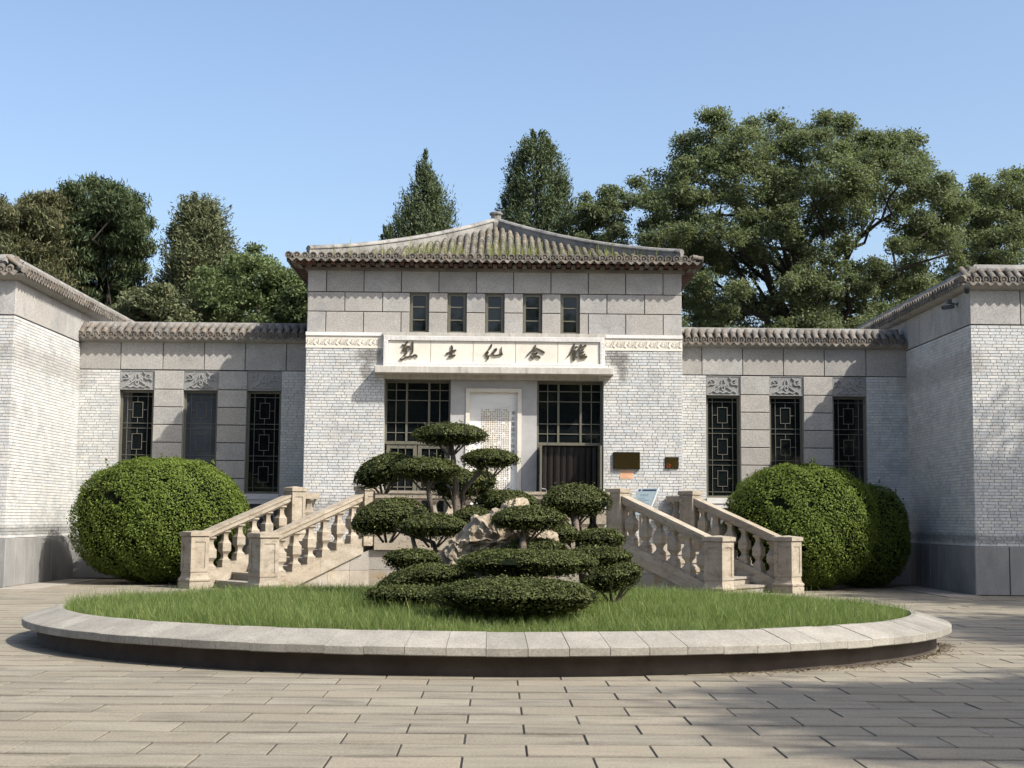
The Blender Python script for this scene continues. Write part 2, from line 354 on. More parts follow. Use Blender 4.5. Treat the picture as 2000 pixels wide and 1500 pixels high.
# roof tiles: one roll with its round end disc, and a pendent drip tile between two rolls
def roll_mesh(name, mat, L=.36, r=.068, face=True, slope=.72):
    """half-round tile running along +Y (uphill) from the eave at the origin"""
    g = G(); n = 8; dz = slope*L; segs = 2
    for sgi in range(segs):
        y0, y1 = L*sgi/segs, L*(sgi+1)/segs + .01; ra, rb = r, r*.90
        vs = []
        for y, rr, zz in ((y0, ra, slope*y0), (y1, rb, slope*y1)):
            for i in range(n+1):
                a = math.pi*(-.12+1.24*i/n); vs.append((rr*math.cos(a), y, zz+rr*math.sin(a)))
        fs = [(i, i+1, n+2+i, n+1+i) for i in range(n)]
        g.add(vs, fs)
    if face:
        m = 12
        def ring(rad, y): return [(rad*math.cos(2*math.pi*i/m), y, rad*math.sin(2*math.pi*i/m)) for i in range(m)]
        vs = ring(r*1.12, .014)+ring(r*1.12, -.012)+ring(r*.82, -.012)+ring(r*.74, .012)+ring(r*.42, .012)+ring(r*.34, -.006)
        fs = []
        for k in range(5):
            fs += [(k*m+i, k*m+(i+1)%m, (k+1)*m+(i+1)%m, (k+1)*m+i) for i in range(m)]
        fs.append(tuple(range(5*m, 6*m)))
        g.add(vs, fs)
    return g.mesh(name, mat)
def drip_mesh(name, mat, L=.36, w=.175, slope=.72):
    g = G(); n = 8; hw = w/2
    pr = [(-hw+2*hw*i/n, -.03*(1-((2*i/n-1)**2))-.012) for i in range(n+1)]
    vs = [(x, 0, z) for x, z in pr]+[(x, L, z+slope*L) for x, z in pr]
    g.add(vs, [(i, i+1, n+2+i, n+1+i) for i in range(n)])
    # pendent lip, pointed, with thickness
    low = [(x, z-.062*(1-abs(2*i/n-1))**.8-.008) for i, (x, z) in enumerate(pr)]
    f0 = [(x, -.006, z) for x, z in pr]; f1 = [(x, -.016, z) for x, z in low]; b0 = [(x, .012, z) for x, z in pr]; b1 = [(x, .002, z) for x, z in low]
    k = n+1; vs = f0+f1+b0+b1
    fs = [(i, k+i, k+i+1, i+1) for i in range(n)]+[(2*k+i, 2*k+i+1, 3*k+i+1, 3*k+i) for i in range(n)]+[(k+i, 3*k+i, 3*k+i+1, k+i+1) for i in range(n)]
    g.add(vs, fs); return g.mesh(name, mat)
ROLL, DRIP = roll_mesh('roll_tile', TILE), drip_mesh('drip_tile', TILE)
def eave_row(parent, a, b, z, out_ang, pitch=.175, roll=None, drip=None, skip=(), ends=True):
    """row of eave tiles from a to b (xy); out_ang = rotation that turns the tile's -Y to the outside"""
    a, b = Vector(a), Vector(b); L = (b-a).length; n = max(1, round(L/pitch)); d = (b-a)/n
    for i in range(n):
        p = a + d*(i+.5)
        q = Matrix.Translation((p.x, p.y, z+random.uniform(-.006,.006))) @ Matrix.Rotation(out_ang+random.uniform(-.03,.03), 4, 'Z')
        inst('drip_tile', drip or DRIP, q @ Matrix.Diagonal(((L/n)/.175, 1, 1, 1)), parent)
        if i in skip: continue
        p = a + d*i
        q = Matrix.Translation((p.x, p.y, z+.020+random.uniform(-.008,.008))) @ Matrix.Rotation(out_ang+random.uniform(-.05,.05), 4, 'Z')
        inst('roll_tile', roll or ROLL, q, parent)

# ------------------------------------------------------------------ figures cut as ribbons (lettering, carving)
def ribbon(g, pts, T, y0, y1, k=8):
    """pts (x, z, width): smooth brush stroke, extruded from y0 (front) to y1 (back); T maps (x, z) to wall x, z"""
    P = [Vector((p[0], p[1])) for p in pts]; Wd = [p[2] for p in pts]; Q = []; QW = []
    for i in range(len(P)-1):
        p0, p1, p2, p3 = P[max(i-1,0)], P[i], P[i+1], P[min(i+2,len(P)-1)]
        m = 4 if len(P) > 2 else 3
        for j in range(m):
            t = j/m; t2, t3 = t*t, t*t*t
            Q.append(.5*((2*p1)+(p2-p0)*t+(2*p0-5*p1+4*p2-p3)*t2+(3*p1-p0-3*p2+p3)*t3)); QW.append(Wd[i]*(1-t)+Wd[i+1]*t)
    Q.append(P[-1]); QW.append(Wd[-1]); n = len(Q); Lp = []; Rp = []
    for i in range(n):
        t = (Q[min(i+1,n-1)]-Q[max(i-1,0)]); t = t.normalized() if t.length > 1e-9 else Vector((1,0)); nn = Vector((-t.y, t.x))
        Lp.append(Q[i]+nn*QW[i]/2); Rp.append(Q[i]-nn*QW[i]/2)
    t0 = (Q[0]-Q[1]).normalized(); t1 = (Q[-1]-Q[-2]).normalized()
    Lp = [Q[0]+t0*QW[0]*.42]+Lp+[Q[-1]+t1*QW[-1]*.42]; Rp = [Lp[0]]+Rp+[Lp[-1]]
    n = len(Lp); vs = []; fs = []
    for y in (y0, y1):
        for A in (Lp, Rp):
            for p in A: x, z = T(p.x, p.y); vs.append((x, y, z))
    for i in range(n-1):
        fs += [(i, n+i, n+i+1, i+1), (i, i+1, 2*n+i+1, 2*n+i), (n+i+1, n+i, 3*n+i, 3*n+i+1)]
    g.add(vs, fs)

# carved scroll of the window heads, traced in a 100 x 60 box (y down)
SCROLL = [[(9,55,3),(19,48,4),(29,54,4),(41,50,5),(50,55,4),(59,50,5),(71,54,4),(81,48,4),(91,55,3)],
 [(23,46,4),(31,40,4),(40,33,5),(45,27,4),(50,31,4),(55,27,4),(60,33,5),(69,40,4),(77,46,4)],
 [(44,22,4),(46,14,4),(50,8,4),(54,14,4),(56,22,4)], [(45,40,4),(46,34,4),(50,31,4),(54,34,4),(55,40,4),(50,46,5),(45,40,4)],
 [(3,32,3),(9,26,4),(17,27,4),(25,23,5),(22,14,4),(13,10,4),(9,16,4),(15,20,4)], [(97,32,3),(91,26,4),(83,27,4),(75,23,5),(78,14,4),(87,10,4),(91,16,4),(85,20,4)],
 [(24,11,3),(28,6,4),(31,2,3)], [(76,11,3),(72,6,4),(69,2,3)], [(34,36,3),(33,30,4),(38,27,4)], [(66,36,3),(67,30,4),(62,27,4)]]
def scroll_panel(parent, name, x0, x1, z0, z1, yf, mat, rim=True):
    g = G().box(x0, x1, yf, yf+.05, z0, z1); o = g.obj(name, mat, parent)
    r = G(); w, h = x1-x0, z1-z0; s = min(w/100, h/60)
    cx, cz = (x0+x1)/2, (z0+z1)/2
    for k, st in enumerate(SCROLL):
        ribbon(r, [(a, b, ww*.85) for a, b, ww in st], lambda a, b: (cx+(a-50)*w/100*.94, cz+(30-b)*h/60*.92), yf-.026-.0005*k, yf+.004)
    # fix ribbon width scale: widths are in box units, mapped with x and z scale
    r.obj('relief', CARVE_LIT, o)
    if rim:
        t = .016; f = G()
        f.box(x0, x1, yf-.012, yf+.01, z1-t, z1+.001).box(x0, x1, yf-.0125, yf+.01, z0-.001, z0+t).box(x0-.001, x0+t, yf-.013, yf+.01, z0+t, z1-t).box(x1-t, x1+.001, yf-.013, yf+.01, z0+t, z1-t)
        f.obj('rim', mat, o)
    return o

# ------------------------------------------------------------------ windows
def lattice_window(parent, cx, w, z0, z1, yf, pane_mat):
    """tall window with a Chinese lattice: outer frame (part), lattice and pane (sub-parts); front of frame at yf"""
    x0, x1 = cx-w/2, cx+w/2; t = .05; f = G()
    f.box(x0, x0+t, yf, yf+.07, z0, z1).box(x1-t, x1, yf, yf+.07, z0, z1).box(x0+t, x1-t, yf+.001, yf+.07, z1-t, z1).box(x0+t, x1-t, yf+.001, yf+.07, z0, z0+t)
    o = f.obj('window', FRAME, parent)
    G().box(x0+t-.004, x1-t+.004, yf+.045, yf+.055, z0+t-.004, z1-t+.004).obj('pane', pane_mat, o)
    l = G(); b = .013; ya, yb = yf+.022, yf+.044; ix0, ix1, iz0, iz1 = x0+t, x1-t, z0+t, z1-t
    va, vb = ix0+(ix1-ix0)*.155, ix0+(ix1-ix0)*.845
    for v in (va, vb): l.box(v-b/2, v+b/2, ya, yb, iz0, iz1)
    H = iz1-iz0; top = .085; gap = .115; n = 3; mh = (H-2*top-(n-1)*gap)/n; z = iz1-top
    for k in range(n):
        zt, zb = z, z-mh
        for zz in (zt, zb): l.box(ix0, ix1, ya+.002, yb, zz-b/2, zz+b/2)
        qx0, qx1 = va+(vb-va)*.26, va+(vb-va)*.74; qz0, qz1 = zb+mh*.21, zt-mh*.21
        for q in (qx0, qx1): l.box(q-b/2, q+b/2, ya+.003, yb, qz0-b/2, qz1+b/2)
        for q in (qz0, qz1): l.box(qx0+b/2, qx1-b/2, ya+.004, yb, q-b/2, q+b/2)
        mx, mz = (va+vb)/2, (zt+zb)/2
        l.box(mx-b/2, mx+b/2, ya+.005, yb, qz1+b/2, zt-b/2).box(mx-b/2, mx+b/2, ya+.005, yb, zb+b/2, qz0-b/2)
        l.box(va+b/2, qx0-b/2, ya+.005, yb, mz-b/2, mz+b/2).box(qx1+b/2, vb-b/2, ya+.005, yb, mz-b/2, mz+b/2)
        z = zb-gap
    l.obj('lattice', LATT, o)
    return o
def grid_window(parent, name, xs, zs, yf, bars, d=.06):
    """frame with bars at xs / zs (list of (pos, half-width)); a pane object in every cell"""
    x0, x1, z0, z1 = xs[0][0]-xs[0][1], xs[-1][0]+xs[-1][1], zs[0][0]-zs[0][1], zs[-1][0]+zs[-1][1]
    f = G()
    for x, h in xs: f.box(x-h, x+h, yf if h > .015 else yf+.012, yf+d, z0, z1)
    for k, (z, h) in enumerate(zs):
        for i in range(len(xs)-1):
            f.box(xs[i][0]+xs[i][1], xs[i+1][0]-xs[i+1][1], yf+.004 if h > .015 else yf+.016, yf+d-.002, z-h, z+h)
    o = f.obj(name, FRAME, parent)
    for i in range(len(xs)-1):
        for k in range(len(zs)-1):
            G().box(xs[i][0]+xs[i][1]-.003, xs[i+1][0]-xs[i+1][1]+.003, yf+.036, yf+.042, zs[k][0]+zs[k][1]-.003, zs[k+1][0]-zs[k+1][1]+.003).obj('pane', GLASS, o)
    return o

# ------------------------------------------------------------------ the hall in the middle
T = 29.60; HW = 4.02; D2 = 31.64; D1 = 27.29; PX = 9.455; FLOOR = .92
hall = empty('memorial_hall', (0, T+4, 0), 'taller central grey brick hall with mossy hipped tile roof and five small upper windows', 'building')
BAY = 2.34; REC = T+.22
core = G()      # masonry body behind the facing, with the entrance recess left open
core.box(-HW+.03, -BAY, T+.03, T+8, 0, 6.72).box(BAY, HW-.03, T+.03, T+8, 0, 6.72).box(-BAY, BAY, T+.03, T+8, 4.37, 5.36).box(-BAY, BAY, T+.16, T+8, 5.36, 6.235).box(-BAY, BAY, T+.03, T+8, 6.235, 6.72).box(-BAY, BAY, REC+.30, T+8, 0, 4.37)
core.obj('wall', MORTAR, hall)
hb = Bricks(); bl = backing('brick_wall', hall, -HW+.003, -BAY, T+.003, T+.028, FLOOR-.9, 5.02); br = backing('brick_wall', hall, BAY, HW-.003, T+.003, T+.028, FLOOR-.9, 5.02)
hb.wall((-HW, T), 0, HW-BAY, FLOOR-.3, 5.02, bl, 1); hb.wall((BAY, T), 0, HW-BAY, FLOOR-.3, 5.02, br, 2)
sl_ = backing('brick_wall', hall, -HW+.003, -HW+.028, T+.03, D2, 0, 5.02); sr_ = backing('brick_wall', hall, HW-.028, HW-.003, T+.03, D2, 0, 5.02)
hb.wall((-HW, D2), -math.pi/2, D2-T, FLOOR-.3, 5.02, sl_, 3); hb.wall((HW, T), math.pi/2, D2-T, FLOOR-.3, 5.02, sr_, 4)
hb.emit()
# granite cladding, three courses, joints as in the photograph
_cl = G(); _ce = [-HW+.006]+[v for x in (-1.62,-.81,0,.81,1.62) for v in (x-.20, x+.20)]+[HW-.006]
for i in range(6): _cl.box(_ce[2*i], _ce[2*i+1], T+.020, T+.029, 5.36, 6.233); _cl.box(max(_ce[2*i], -BAY)+.001, min(_ce[2*i+1], BAY)-.001, T+.0291, T+.165, 5.361, 6.232)
clad = _cl.box(-HW+.006, HW-.006, T+.0205, T+.029, 6.235, 6.75).obj('cladding', JOINT, hall)
WX = [-1.62, -.81, 0, .81, 1.62]; WH = .20
for r, (z0, z1, js) in enumerate(((6.235, 6.75, [-3.62,-2.815,-2.01,-1.205,-.40,.40,1.205,2.01,2.815,3.62]), (5.81, 6.235, [-3.22,-2.41,2.41,3.22]), (5.36, 5.81, [-3.62,-2.815,-2.01,2.01,2.815,3.62]))):
    cuts = [-HW]+js+[HW]
    if r == 0:
        for a, b in zip(cuts[:-1], cuts[1:]): panel(clad, 'panel', GRANITE, a, b, z0, z1, T)
    else:
        edges = []
        L = [c for c in cuts if c < -WH-1.62]+[WX[0]-WH]
        edges += list(zip(L[:-1], L[1:])); Rr = [WX[-1]+WH]+[c for c in cuts if c > WH+1.62]; edges += list(zip(Rr[:-1], Rr[1:]))
        edges += [(WX[i]+WH, WX[i+1]-WH) for i in range(4)]
        for a, b in edges: panel(clad, 'panel', GRANITE, a, b, z0, z1, T)
for sgn in (-1, 1):      # cladding on the flanks
    for z0, z1 in ((6.235,6.75),(5.81,6.235),(5.36,5.81)):
        for k in range(8):
            panel(clad, 'panel', GRANITE, k*.95+.002, (k+1)*.95, z0, z1, 0, T=(lambda v, s=sgn: (s*(HW-v[1]), T+.002+v[0], v[2])))
for x in WX:
    grid_window(hall, 'window', [(x-WH+.03,.03),(x+WH-.03,.03)], [(5.385,.025),(5.655,.011),(5.935,.011),(6.20,.03)], T+.06, None)
# carved band left and right of the name board
UNIT = [[(2,20,3),(8,26,4),(14,22,4),(12,12,4),(20,8,3)], [(24,30,4),(28,18,5),(34,10,4),(40,18,5),(38,28,4),(31,32,4)], [(33,16,4),(32,26,4)], [(46,8,4),(50,18,4),(46,28,4),(54,33,4),(60,30,3)], [(14,32,4),(20,26,3)], [(52,10,3),(60,6,3)]]
for sgn in (-1, 1):
    a, b = (-HW-.012, -2.375) if sgn < 0 else (2.375, HW+.012)
    o = G().box(a, b, T-.012, T+.026, 5.02, 5.36).obj('carved_band', CREAM, hall)
    G().box(a-.004, b+.004, T-.035, T-.010, 5.285, 5.362).obj('moulding', WHITESTONE, o)
    G().box(a-.002, b+.002, T-.024, T-.011, 5.018, 5.052).obj('moulding', CREAM, o)
    r = G(); n = 7; u = (b-a)/n
    for k in range(n):
        for q, st in enumerate(UNIT): ribbon(r, st, lambda p, z, k=k: (a+u*(k+.5)+(p-31)*u/62, 5.27-z*.0053), T-.024-.0004*q, T-.008)
    r.obj('relief', CREAM, o)
# the ledge under the name board
G().cbox(-2.53, 2.53, 4.462, 4.612, T-.36, .386, .012).obj('ledge', LEDGE, hall)
G().box(-2.36, 2.36, T-.02, T+.03, 4.37, 4.461).obj('ledge_soffit', LEDGE, hall)
# entrance bay: stone middle panel, two glazed units
mid = G().box(-.925, -.60, REC-.10, REC+.29, 0, 4.37).box(.60, .925, REC-.10, REC+.29, 0, 4.37).box(-.60, .60, REC-.10, REC+.29, 4.195, 4.37).box(-.60,.60,REC+.06,REC+.29,0,4.195).obj('entrance_pier', stone('grey_granite', (.33,.325,.32), (.40,.39,.38), speck=.45, speck_scale=110, rnd=.02, bump=.1, stain=(.24,.24,.24), stain_amt=.3), hall)
for sgn in (-1, 1):
    X = lambda v: sgn*v
    xa, xb = .925, 2.335
    vs = [(xa+.022,.022),(xa+.235,.009),(xa+.465,.022),(xa+.945,.022),(xa+1.175,.009),(xb-.022,.022)]
    xs = sorted([(X(v), h) for v, h in vs])
    grid_window(hall, 'window', xs, [(3.02,.03),(3.235,.009),(3.45,.009),(3.93,.009),(4.15,.009),(4.335,.03)], REC+.02, None)
    # brick reveal
    G().box(X(2.336), X(2.345), T+.025, REC+.10, FLOOR, 4.37).obj('reveal', MORTAR, hall)
# closed double door on the left
for k, (a, b) in enumerate(((-2.29, -1.64), (-1.62, -.97))):
    w = b-a
    grid_window(hall, 'door', [(a+.04,.04),(a+.04+(w-.08)*.36,.008),(b-.04-(w-.08)*.36,.008),(b-.04,.04)], [(FLOOR+.10,.09),(FLOOR+.62,.01),(FLOOR+1.15,.01),(FLOOR+1.62,.01),(2.94,.045)], REC+.035, None)
G().box(-2.335, -.925, REC+.02, REC+.09, 2.985, 2.992).obj('door_head', FRAME, hall)
# open doorway on the right with a strip curtain, leaves folded outward
door = G().box(.93, .985, REC+.02, REC+.09, FLOOR, 2.985).box(2.275, 2.33, REC+.02, REC+.09, FLOOR, 2.985).obj('door_frame', FRAME, hall)
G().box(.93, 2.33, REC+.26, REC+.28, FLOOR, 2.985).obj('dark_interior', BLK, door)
for k in range(9):
    x = 1.0+k*.142; st = G(); zt = 2.97
    for i in range(4):
        u0, u1 = x+.148*i/4, x+.148*(i+1)/4; f0, f1 = .022*math.sin(math.pi*i/4), .022*math.sin(math.pi*(i+1)/4); yy = REC+.16+.01*(k % 2)
        st.add([(u0,yy-f0,FLOOR+.03),(u1,yy-f1,FLOOR+.03),(u1,yy-f1,zt),(u0,yy-f0,zt),(u0,yy-f0+.003,FLOOR+.03),(u1,yy-f1+.003,FLOOR+.03),(u1,yy-f1+.003,zt),(u0,yy-f0+.003,zt)], [(0,1,2,3),(7,6,5,4)])
    st.sm = True; st.obj('curtain_strip', PVC, door)
for x, sg in ((1.00, 1), (2.26, -1)):
    y0, y1 = REC-.66, REC+.01
    lf = G().box(x-.022, x+.022, y0, y0+.07, FLOOR+.02, 2.96).box(x-.022, x+.022, y1-.07, y1, FLOOR+.02, 2.96).box(x-.021, x+.021, y0+.07, y1-.07, FLOOR+.02, FLOOR+.16).box(x-.021, x+.021, y0+.07, y1-.07, 2.88, 2.96).obj('door_leaf', FRAME, hall)
    G().box(x-.004, x+.004, y0+.06, y1-.06, FLOOR+.15, 2.89).obj('pane', GLASS, lf)
    G().tube([(x+.02*sg, y0+.03, 1.86), (x+.11*sg, y0+.03, 1.88), (x+.13*sg, y0+.03, 1.96), (x+.11*sg, y0+.03, 2.03), (x+.02*sg, y0+.03, 2.05)], .013, 8).obj('handle', STEEL, lf)

# hipped roof: concave slopes of roll tiles, hip ridges, finial, rafters
OV = .37; EH = HW+OV; YC = T-OV+EH; EZ = 6.93
def rz(s): return EZ + .21*s + (8.55-EZ-.21*EH)/(EH*EH)*s*s
roof = None
g = G(); K = 14
for side in range(4):
    ca, sa = [(1,0),(0,1),(-1,0),(0,-1)][side]
    def P(u, s):   # u along eave, s distance inward
        x, y = u, -EH+s; return (x*ca-y*sa, YC+x*sa+y*ca, rz(s)-.03)
    for k in range(K):
        s0, s1 = EH*k/K, EH*(k+1)/K; g.add([P(-(EH-s0), s0), P(EH-s0, s0), P(EH-s1, s1), P(-(EH-s1), s1)], [(0,1,2,3)])
roof = g.obj('roof', MOSSY, hall)
tl = G(); n = 8; tl_v = []; TLEN = .30
for y, rr in ((0,.060),(1,.052)):
    for i in range(n+1):
        a = math.pi*(-.08+1.16*i/n); tl_v.append((rr*math.cos(a), y, rr*math.sin(a)))
tl_f = [(i, i+1, n+2+i, n+1+i) for i in range(n)]+[tuple(range(n, -1, -1))]
tl.add(tl_v, tl_f); TILEME = tl.mesh('roof_tile', MOSSY)
tiles = []
NR = 52; pit = 2*EH/NR
for side in range(4):
    ang = [0, math.pi/2, math.pi, -math.pi/2][side]; RM = Matrix.Translation((0, YC, 0)) @ Matrix.Rotation(ang, 4, 'Z')
    for i in range(NR+1):
        u = -EH+i*pit; smax = EH-abs(u)-.10; s = .02
        while s < smax-.05:
            s1 = min(s+TLEN, smax); z0, z1 = rz(s), rz(s1); d = Vector((0, s1-s, z1-z0)); L = d.length
            sk = random.uniform(-.02, .02)
            M4 = RM @ Matrix.Translation((u+random.uniform(-.006,.006), -EH+s, z0+.004)) @ Matrix.Rotation(math.atan2(d.z, d.y), 4, 'X') @ Matrix.Rotation(sk, 4, 'Z') @ Matrix.Diagonal((1, L+.015, 1, 1))
            tiles.append((side, abs(u), s, M4)); s = s1
front = sorted([t for t in tiles if t[0] == 0], key=lambda t: t[1]+t[2]*.3)
for t in front[:300]: inst('roof_tile', TILEME, t[3], roof)
g = G()
for t in front[300:]+[t for t in tiles if t[0] != 0]: g.add([t[3] @ Vector(v) for v in tl_v], tl_f)
g.obj('more_roof_tiles', MOSSY, roof, kind='stuff')
RL2, DR2 = roll_mesh('roll_tile', TILE, .20, .068, True, .22), drip_mesh('drip_tile', TILE, .20, .175, .22)
eave_row(roof, (-EH, T-OV-.03), (EH, T-OV-.03), EZ+.0, 0, roll=RL2, drip=DR2, skip=(14, 37))
eave_row(roof, (-EH-.03, YC+EH), (-EH-.03, YC-EH), EZ, -math.pi/2, roll=RL2, drip=DR2)
eave_row(roof, (EH+.03, YC-EH), (EH+.03, YC+EH), EZ, math.pi/2, roll=RL2, drip=DR2)
for sx in (-1, 1):
    for sy in (-1, 1):
        pts = []
        for k in range(17):
            w = (EH-.36)*(1-k/16.0)+.05*(k/16.0); s = EH-w
            pts.append(Vector((sx*w, YC+sy*w, rz(s)+.05+(.05 if k == 0 else 0)*0)))
        # upright band with a rounded cap
        d = Vector((sx, sy, 0)).normalized(); nrm = Vector((-d.y, d.x, 0)); vs = []; fs = []
        prof = [(-.055,-.10),(-.055,.09),(-.078,.095),(-.078,.12),(-.05,.16),(0,.18),(.05,.16),(.078,.12),(.078,.095),(.055,.09),(.055,-.10)]
        for p in pts:
            for a, b in prof: vs.append(p+nrm*a+Vector((0,0,b)))
        m = len(prof)
        for j in range(len(pts)-1):
            for i in range(m-1): fs.append((j*m+i, j*m+i+1, (j+1)*m+i+1, (j+1)*m+i))
        fs += [tuple(range(m)), tuple(range(len(pts)*m-1, (len(pts)-1)*m-1, -1))]
        g = G(); g.add(vs, fs); g.obj('hip_ridge', RIDGE, roof)
G().sqlathe([(.16,8.50),(.18,8.62),(.15,8.68),(.12,8.70),(.125,8.82),(.16,8.84),(.16,8.88),(.10,8.91)], 0, YC, 0, 12).obj('finial', RIDGE, roof)
# weeds rooted between the tiles
nW = 1800; wu = RNG.normal(0, 2.0, nW); ws_ = RNG.gamma(2.0, .55, nW); ok = (np.abs(wu) < EH-ws_-.25) & (ws_ < 3.6); wu, ws_ = wu[ok], ws_[ok]
wu = np.round(wu/pit-.5)*pit+pit/2+RNG.normal(0, .03, len(wu)); clm = (np.sin(wu*3.1)+np.sin(wu*7.7+ws_*2)+RNG.normal(0, .6, len(wu))) > -.3; wu, ws_ = wu[clm], ws_[clm]; nW = len(wu)
wh = RNG.gamma(4, .035, nW)*np.clip(1.25-ws_*.22, .4, 1.3)+.03; wz = np.array([rz(s) for s in ws_])-.01; wa = RNG.uniform(0, 6.28, nW); wl_ = RNG.uniform(.05,.5,nW)*wh
W0 = np.stack([wu, YC-EH+ws_, wz], 1); W1 = W0+np.stack([np.cos(wa)*wl_, np.sin(wa)*wl_, wh], 1); wq = np.stack([np.cos(wa+1.5), np.sin(wa+1.5), 0*wa], 1)*RNG.uniform(.004,.009,(nW,1))
WEEDV = np.stack([W0-wq, W0+wq, W1+wq*.3, W1-wq*.3], 1)
# eave: boards, soffit and two layers of rafter ends
ev = G(); zs = 6.76
ev.box(-EH+.02, EH-.02, T-OV+.02, T-OV+.05, 6.845, 6.90).box(-EH+.02, EH-.02, YC+EH-.05, YC+EH-.02, 6.845, 6.90).box(-EH+.02, -EH+.05, T-OV+.05, YC+EH-.05, 6.846, 6.90).box(EH-.05, EH-.02, T-OV+.05, YC+EH-.05, 6.846, 6.90)
ev.obj('fascia', TIMBER, roof)
G().box(-EH+.05, EH-.05, T-OV+.05, YC+EH-.05, 6.868, 6.895).obj('soffit', REDWOOD, roof)
G().box(-HW-.06, HW+.06, T-.06, T+8.1, 6.70, 6.768).obj('eave_beam', TIMBER, roof)
rf = G().box(-.043, .043, 0, .46, -.036, .036); RF = rf.mesh('rafter', REDWOOD)
rfe = G().box(-.046, .046, 0, .44, -.034, .034); RFE = rfe.mesh('rafter', TIMBER)
nR = 42
for i in range(nR):
    u = -EH+.10+(2*EH-.20)*i/(nR-1)
    inst('rafter', RF if i % 9 else RFE, Matrix.Translation((u, T-OV+.055, 6.83)), roof)
    inst('rafter', RFE, Matrix.Translation((u+.105 if i < nR-1 else u, T-OV+.16, 6.795)), roof)
    for sgn in (-1, 1):
        inst('rafter', RF, Matrix.Translation((sgn*(EH-.055), T-OV+.12+(2*EH-.2)*i/(nR-1), 6.83)) @ Matrix.Rotation(sgn*math.pi/2, 4, 'Z'), roof)

# ------------------------------------------------------------------ name board and stele
board = empty('name_board', (0, T-.1, 4.612), 'long white stone board with raised dark brush lettering above the entrance', 'sign')
BF = T-.115
fr = G(); bx, b0, b1, t = 2.36, 4.614, 5.285, .095
fr.box(-bx, bx, BF, T-.002, b1-t, b1).box(-bx, bx, BF, T-.002, b0, b0+t).box(-bx, -bx+t, BF, T-.002, b0+t, b1-t).box(bx-t, bx, BF, T-.002, b0+t, b1-t)
fo = fr.obj('frame', WHITESTONE, board)
G().box(-bx-.02, bx+.02, BF+.004, T-.003, b1+.001, 5.362).obj('top_moulding', LEDGE, board)
mk = G(); n = 46; u = (2*bx-.04)/n
for k in range(n):
    x = -bx+.02+u*k
    for zc in (b1-t/2, b0+t/2):
        mk.box(x, x+u*.72, BF-.006, BF+.002, zc+.022, zc+.030).box(x+u*.64, x+u*.72, BF-.0065, BF+.002, zc-.024, zc+.022).box(x+u*.2, x+u*.64, BF-.006, BF+.002, zc-.024, zc-.016).box(x+u*.2, x+u*.28, BF-.0065, BF+.002, zc-.016, zc+.006)
for sx in (-1, 1):
    for k in range(6):
        z = b0+t+.01+k*.078; xc = sx*(bx-t/2)
        mk.box(xc-.026, xc-.018, BF-.006, BF+.002, z, z+.058).box(xc-.018, xc+.024, BF-.0065, BF+.002, z+.05, z+.058).box(xc+.016, xc+.024, BF-.006, BF+.002, z+.012, z+.05)
mk.obj('key_pattern', WHITESTONE, fo)
PF = T-.078
for k in range(5):
    x0 = -bx+t+.001; w = (2*bx-2*t-.002)/5
    panel(board, 'panel', CREAM, x0+w*k-.004, x0+w*(k+1)+.004, b0+t-.004, b1-t+.004, PF, .06, .002)
CHARS = [((770,658), [[(660,240,95),(570,370,80),(480,560,75),(420,690,85)],[(390,405,70),(500,400,75)],[(440,700,60),(560,560,60),(640,465,75),(740,500,80),(785,600,75)],[(610,500,70),(590,680,80),(620,770,75),(540,850,60),(450,920,45)],[(490,670,55),(600,660,60)],[(900,270,100),(905,500,85),(890,730,90),(825,845,50)],
   [(300,1065,60),(360,1120,95),(450,1080,60),(560,975,50),(650,1000,85),(760,950,50),(890,960,95),(965,885,50),(1060,905,90),(1120,960,85)]]),
 ((855,660), [[(680,380,70),(705,480,95),(690,650,90),(680,830,80)],[(430,775,85),(640,690,85),(760,640,95),(890,605,75)],[(530,940,75),(680,890,115),(850,845,80)]]),
 ((935,660), [[(625,335,80),(590,450,85),(450,620,65),(300,780,50)],[(330,800,50),(475,705,65),(380,850,50),(460,870,60)],[(350,890,45),(480,880,65),(440,1020,105),(435,1060,60)],[(520,900,40),(640,735,30)],[(750,570,50),(865,545,85),(830,630,75),(740,720,40)],[(700,680,45),(700,800,60),(770,855,55),(950,840,65),(1120,805,105),(1170,800,60)],[(1120,445,22),(1115,600,32),(1125,740,80)]]),
 ((1018,660), [[(700,370,85),(620,520,80),(450,700,75),(270,880,50)],[(710,485,35),(850,560,60),(1000,650,90),(1120,720,95)],[(610,640,75),(720,620,60)],[(530,765,60),(640,780,60),(775,735,85),(680,840,80),(600,950,75)],[(450,910,55),(550,1010,75)],[(630,960,60),(780,885,70),(860,930,115),(920,960,85)]]),
 ((1098,660), [[(600,315,90),(550,430,85),(465,620,65),(390,770,65),(270,900,40),(220,960,20)],[(630,445,65),(750,432,55)],[(480,620,65),(600,625,65),(680,680,115)],[(685,690,80),(640,860,65),(580,1070,65),(530,1125,60)],[(495,720,50),(515,900,60),(525,1080,75)],[(490,740,40),(620,720,40)],[(530,850,42),(620,838,42)],[(520,955,42),(610,950,42)],[(680,905,45),(720,965,75)],[(890,330,60),(940,395,85)],[(720,600,40),(850,500,40),(1000,430,65),(1160,370,95)],[(830,580,55),(850,750,65),(865,960,95)],[(905,625,65),(1040,570,65)],[(910,735,65),(1060,685,65)],[(880,900,90),(1000,850,65),(1120,800,70)],[(1010,905,75),(1205,905,65)],[(870,1015,60),(1000,985,65),(1190,945,75)]])]
def wall_xz(px, py, Y):    # photograph coordinates measured on a plane y = Y, used once to lay out the lettering
    d = _f + _r2*((px-1000)/2718.3) + _u2*((750-py)/2718.3); q = Y/d.y; return .08+d.x*q, 1.40+d.z*q
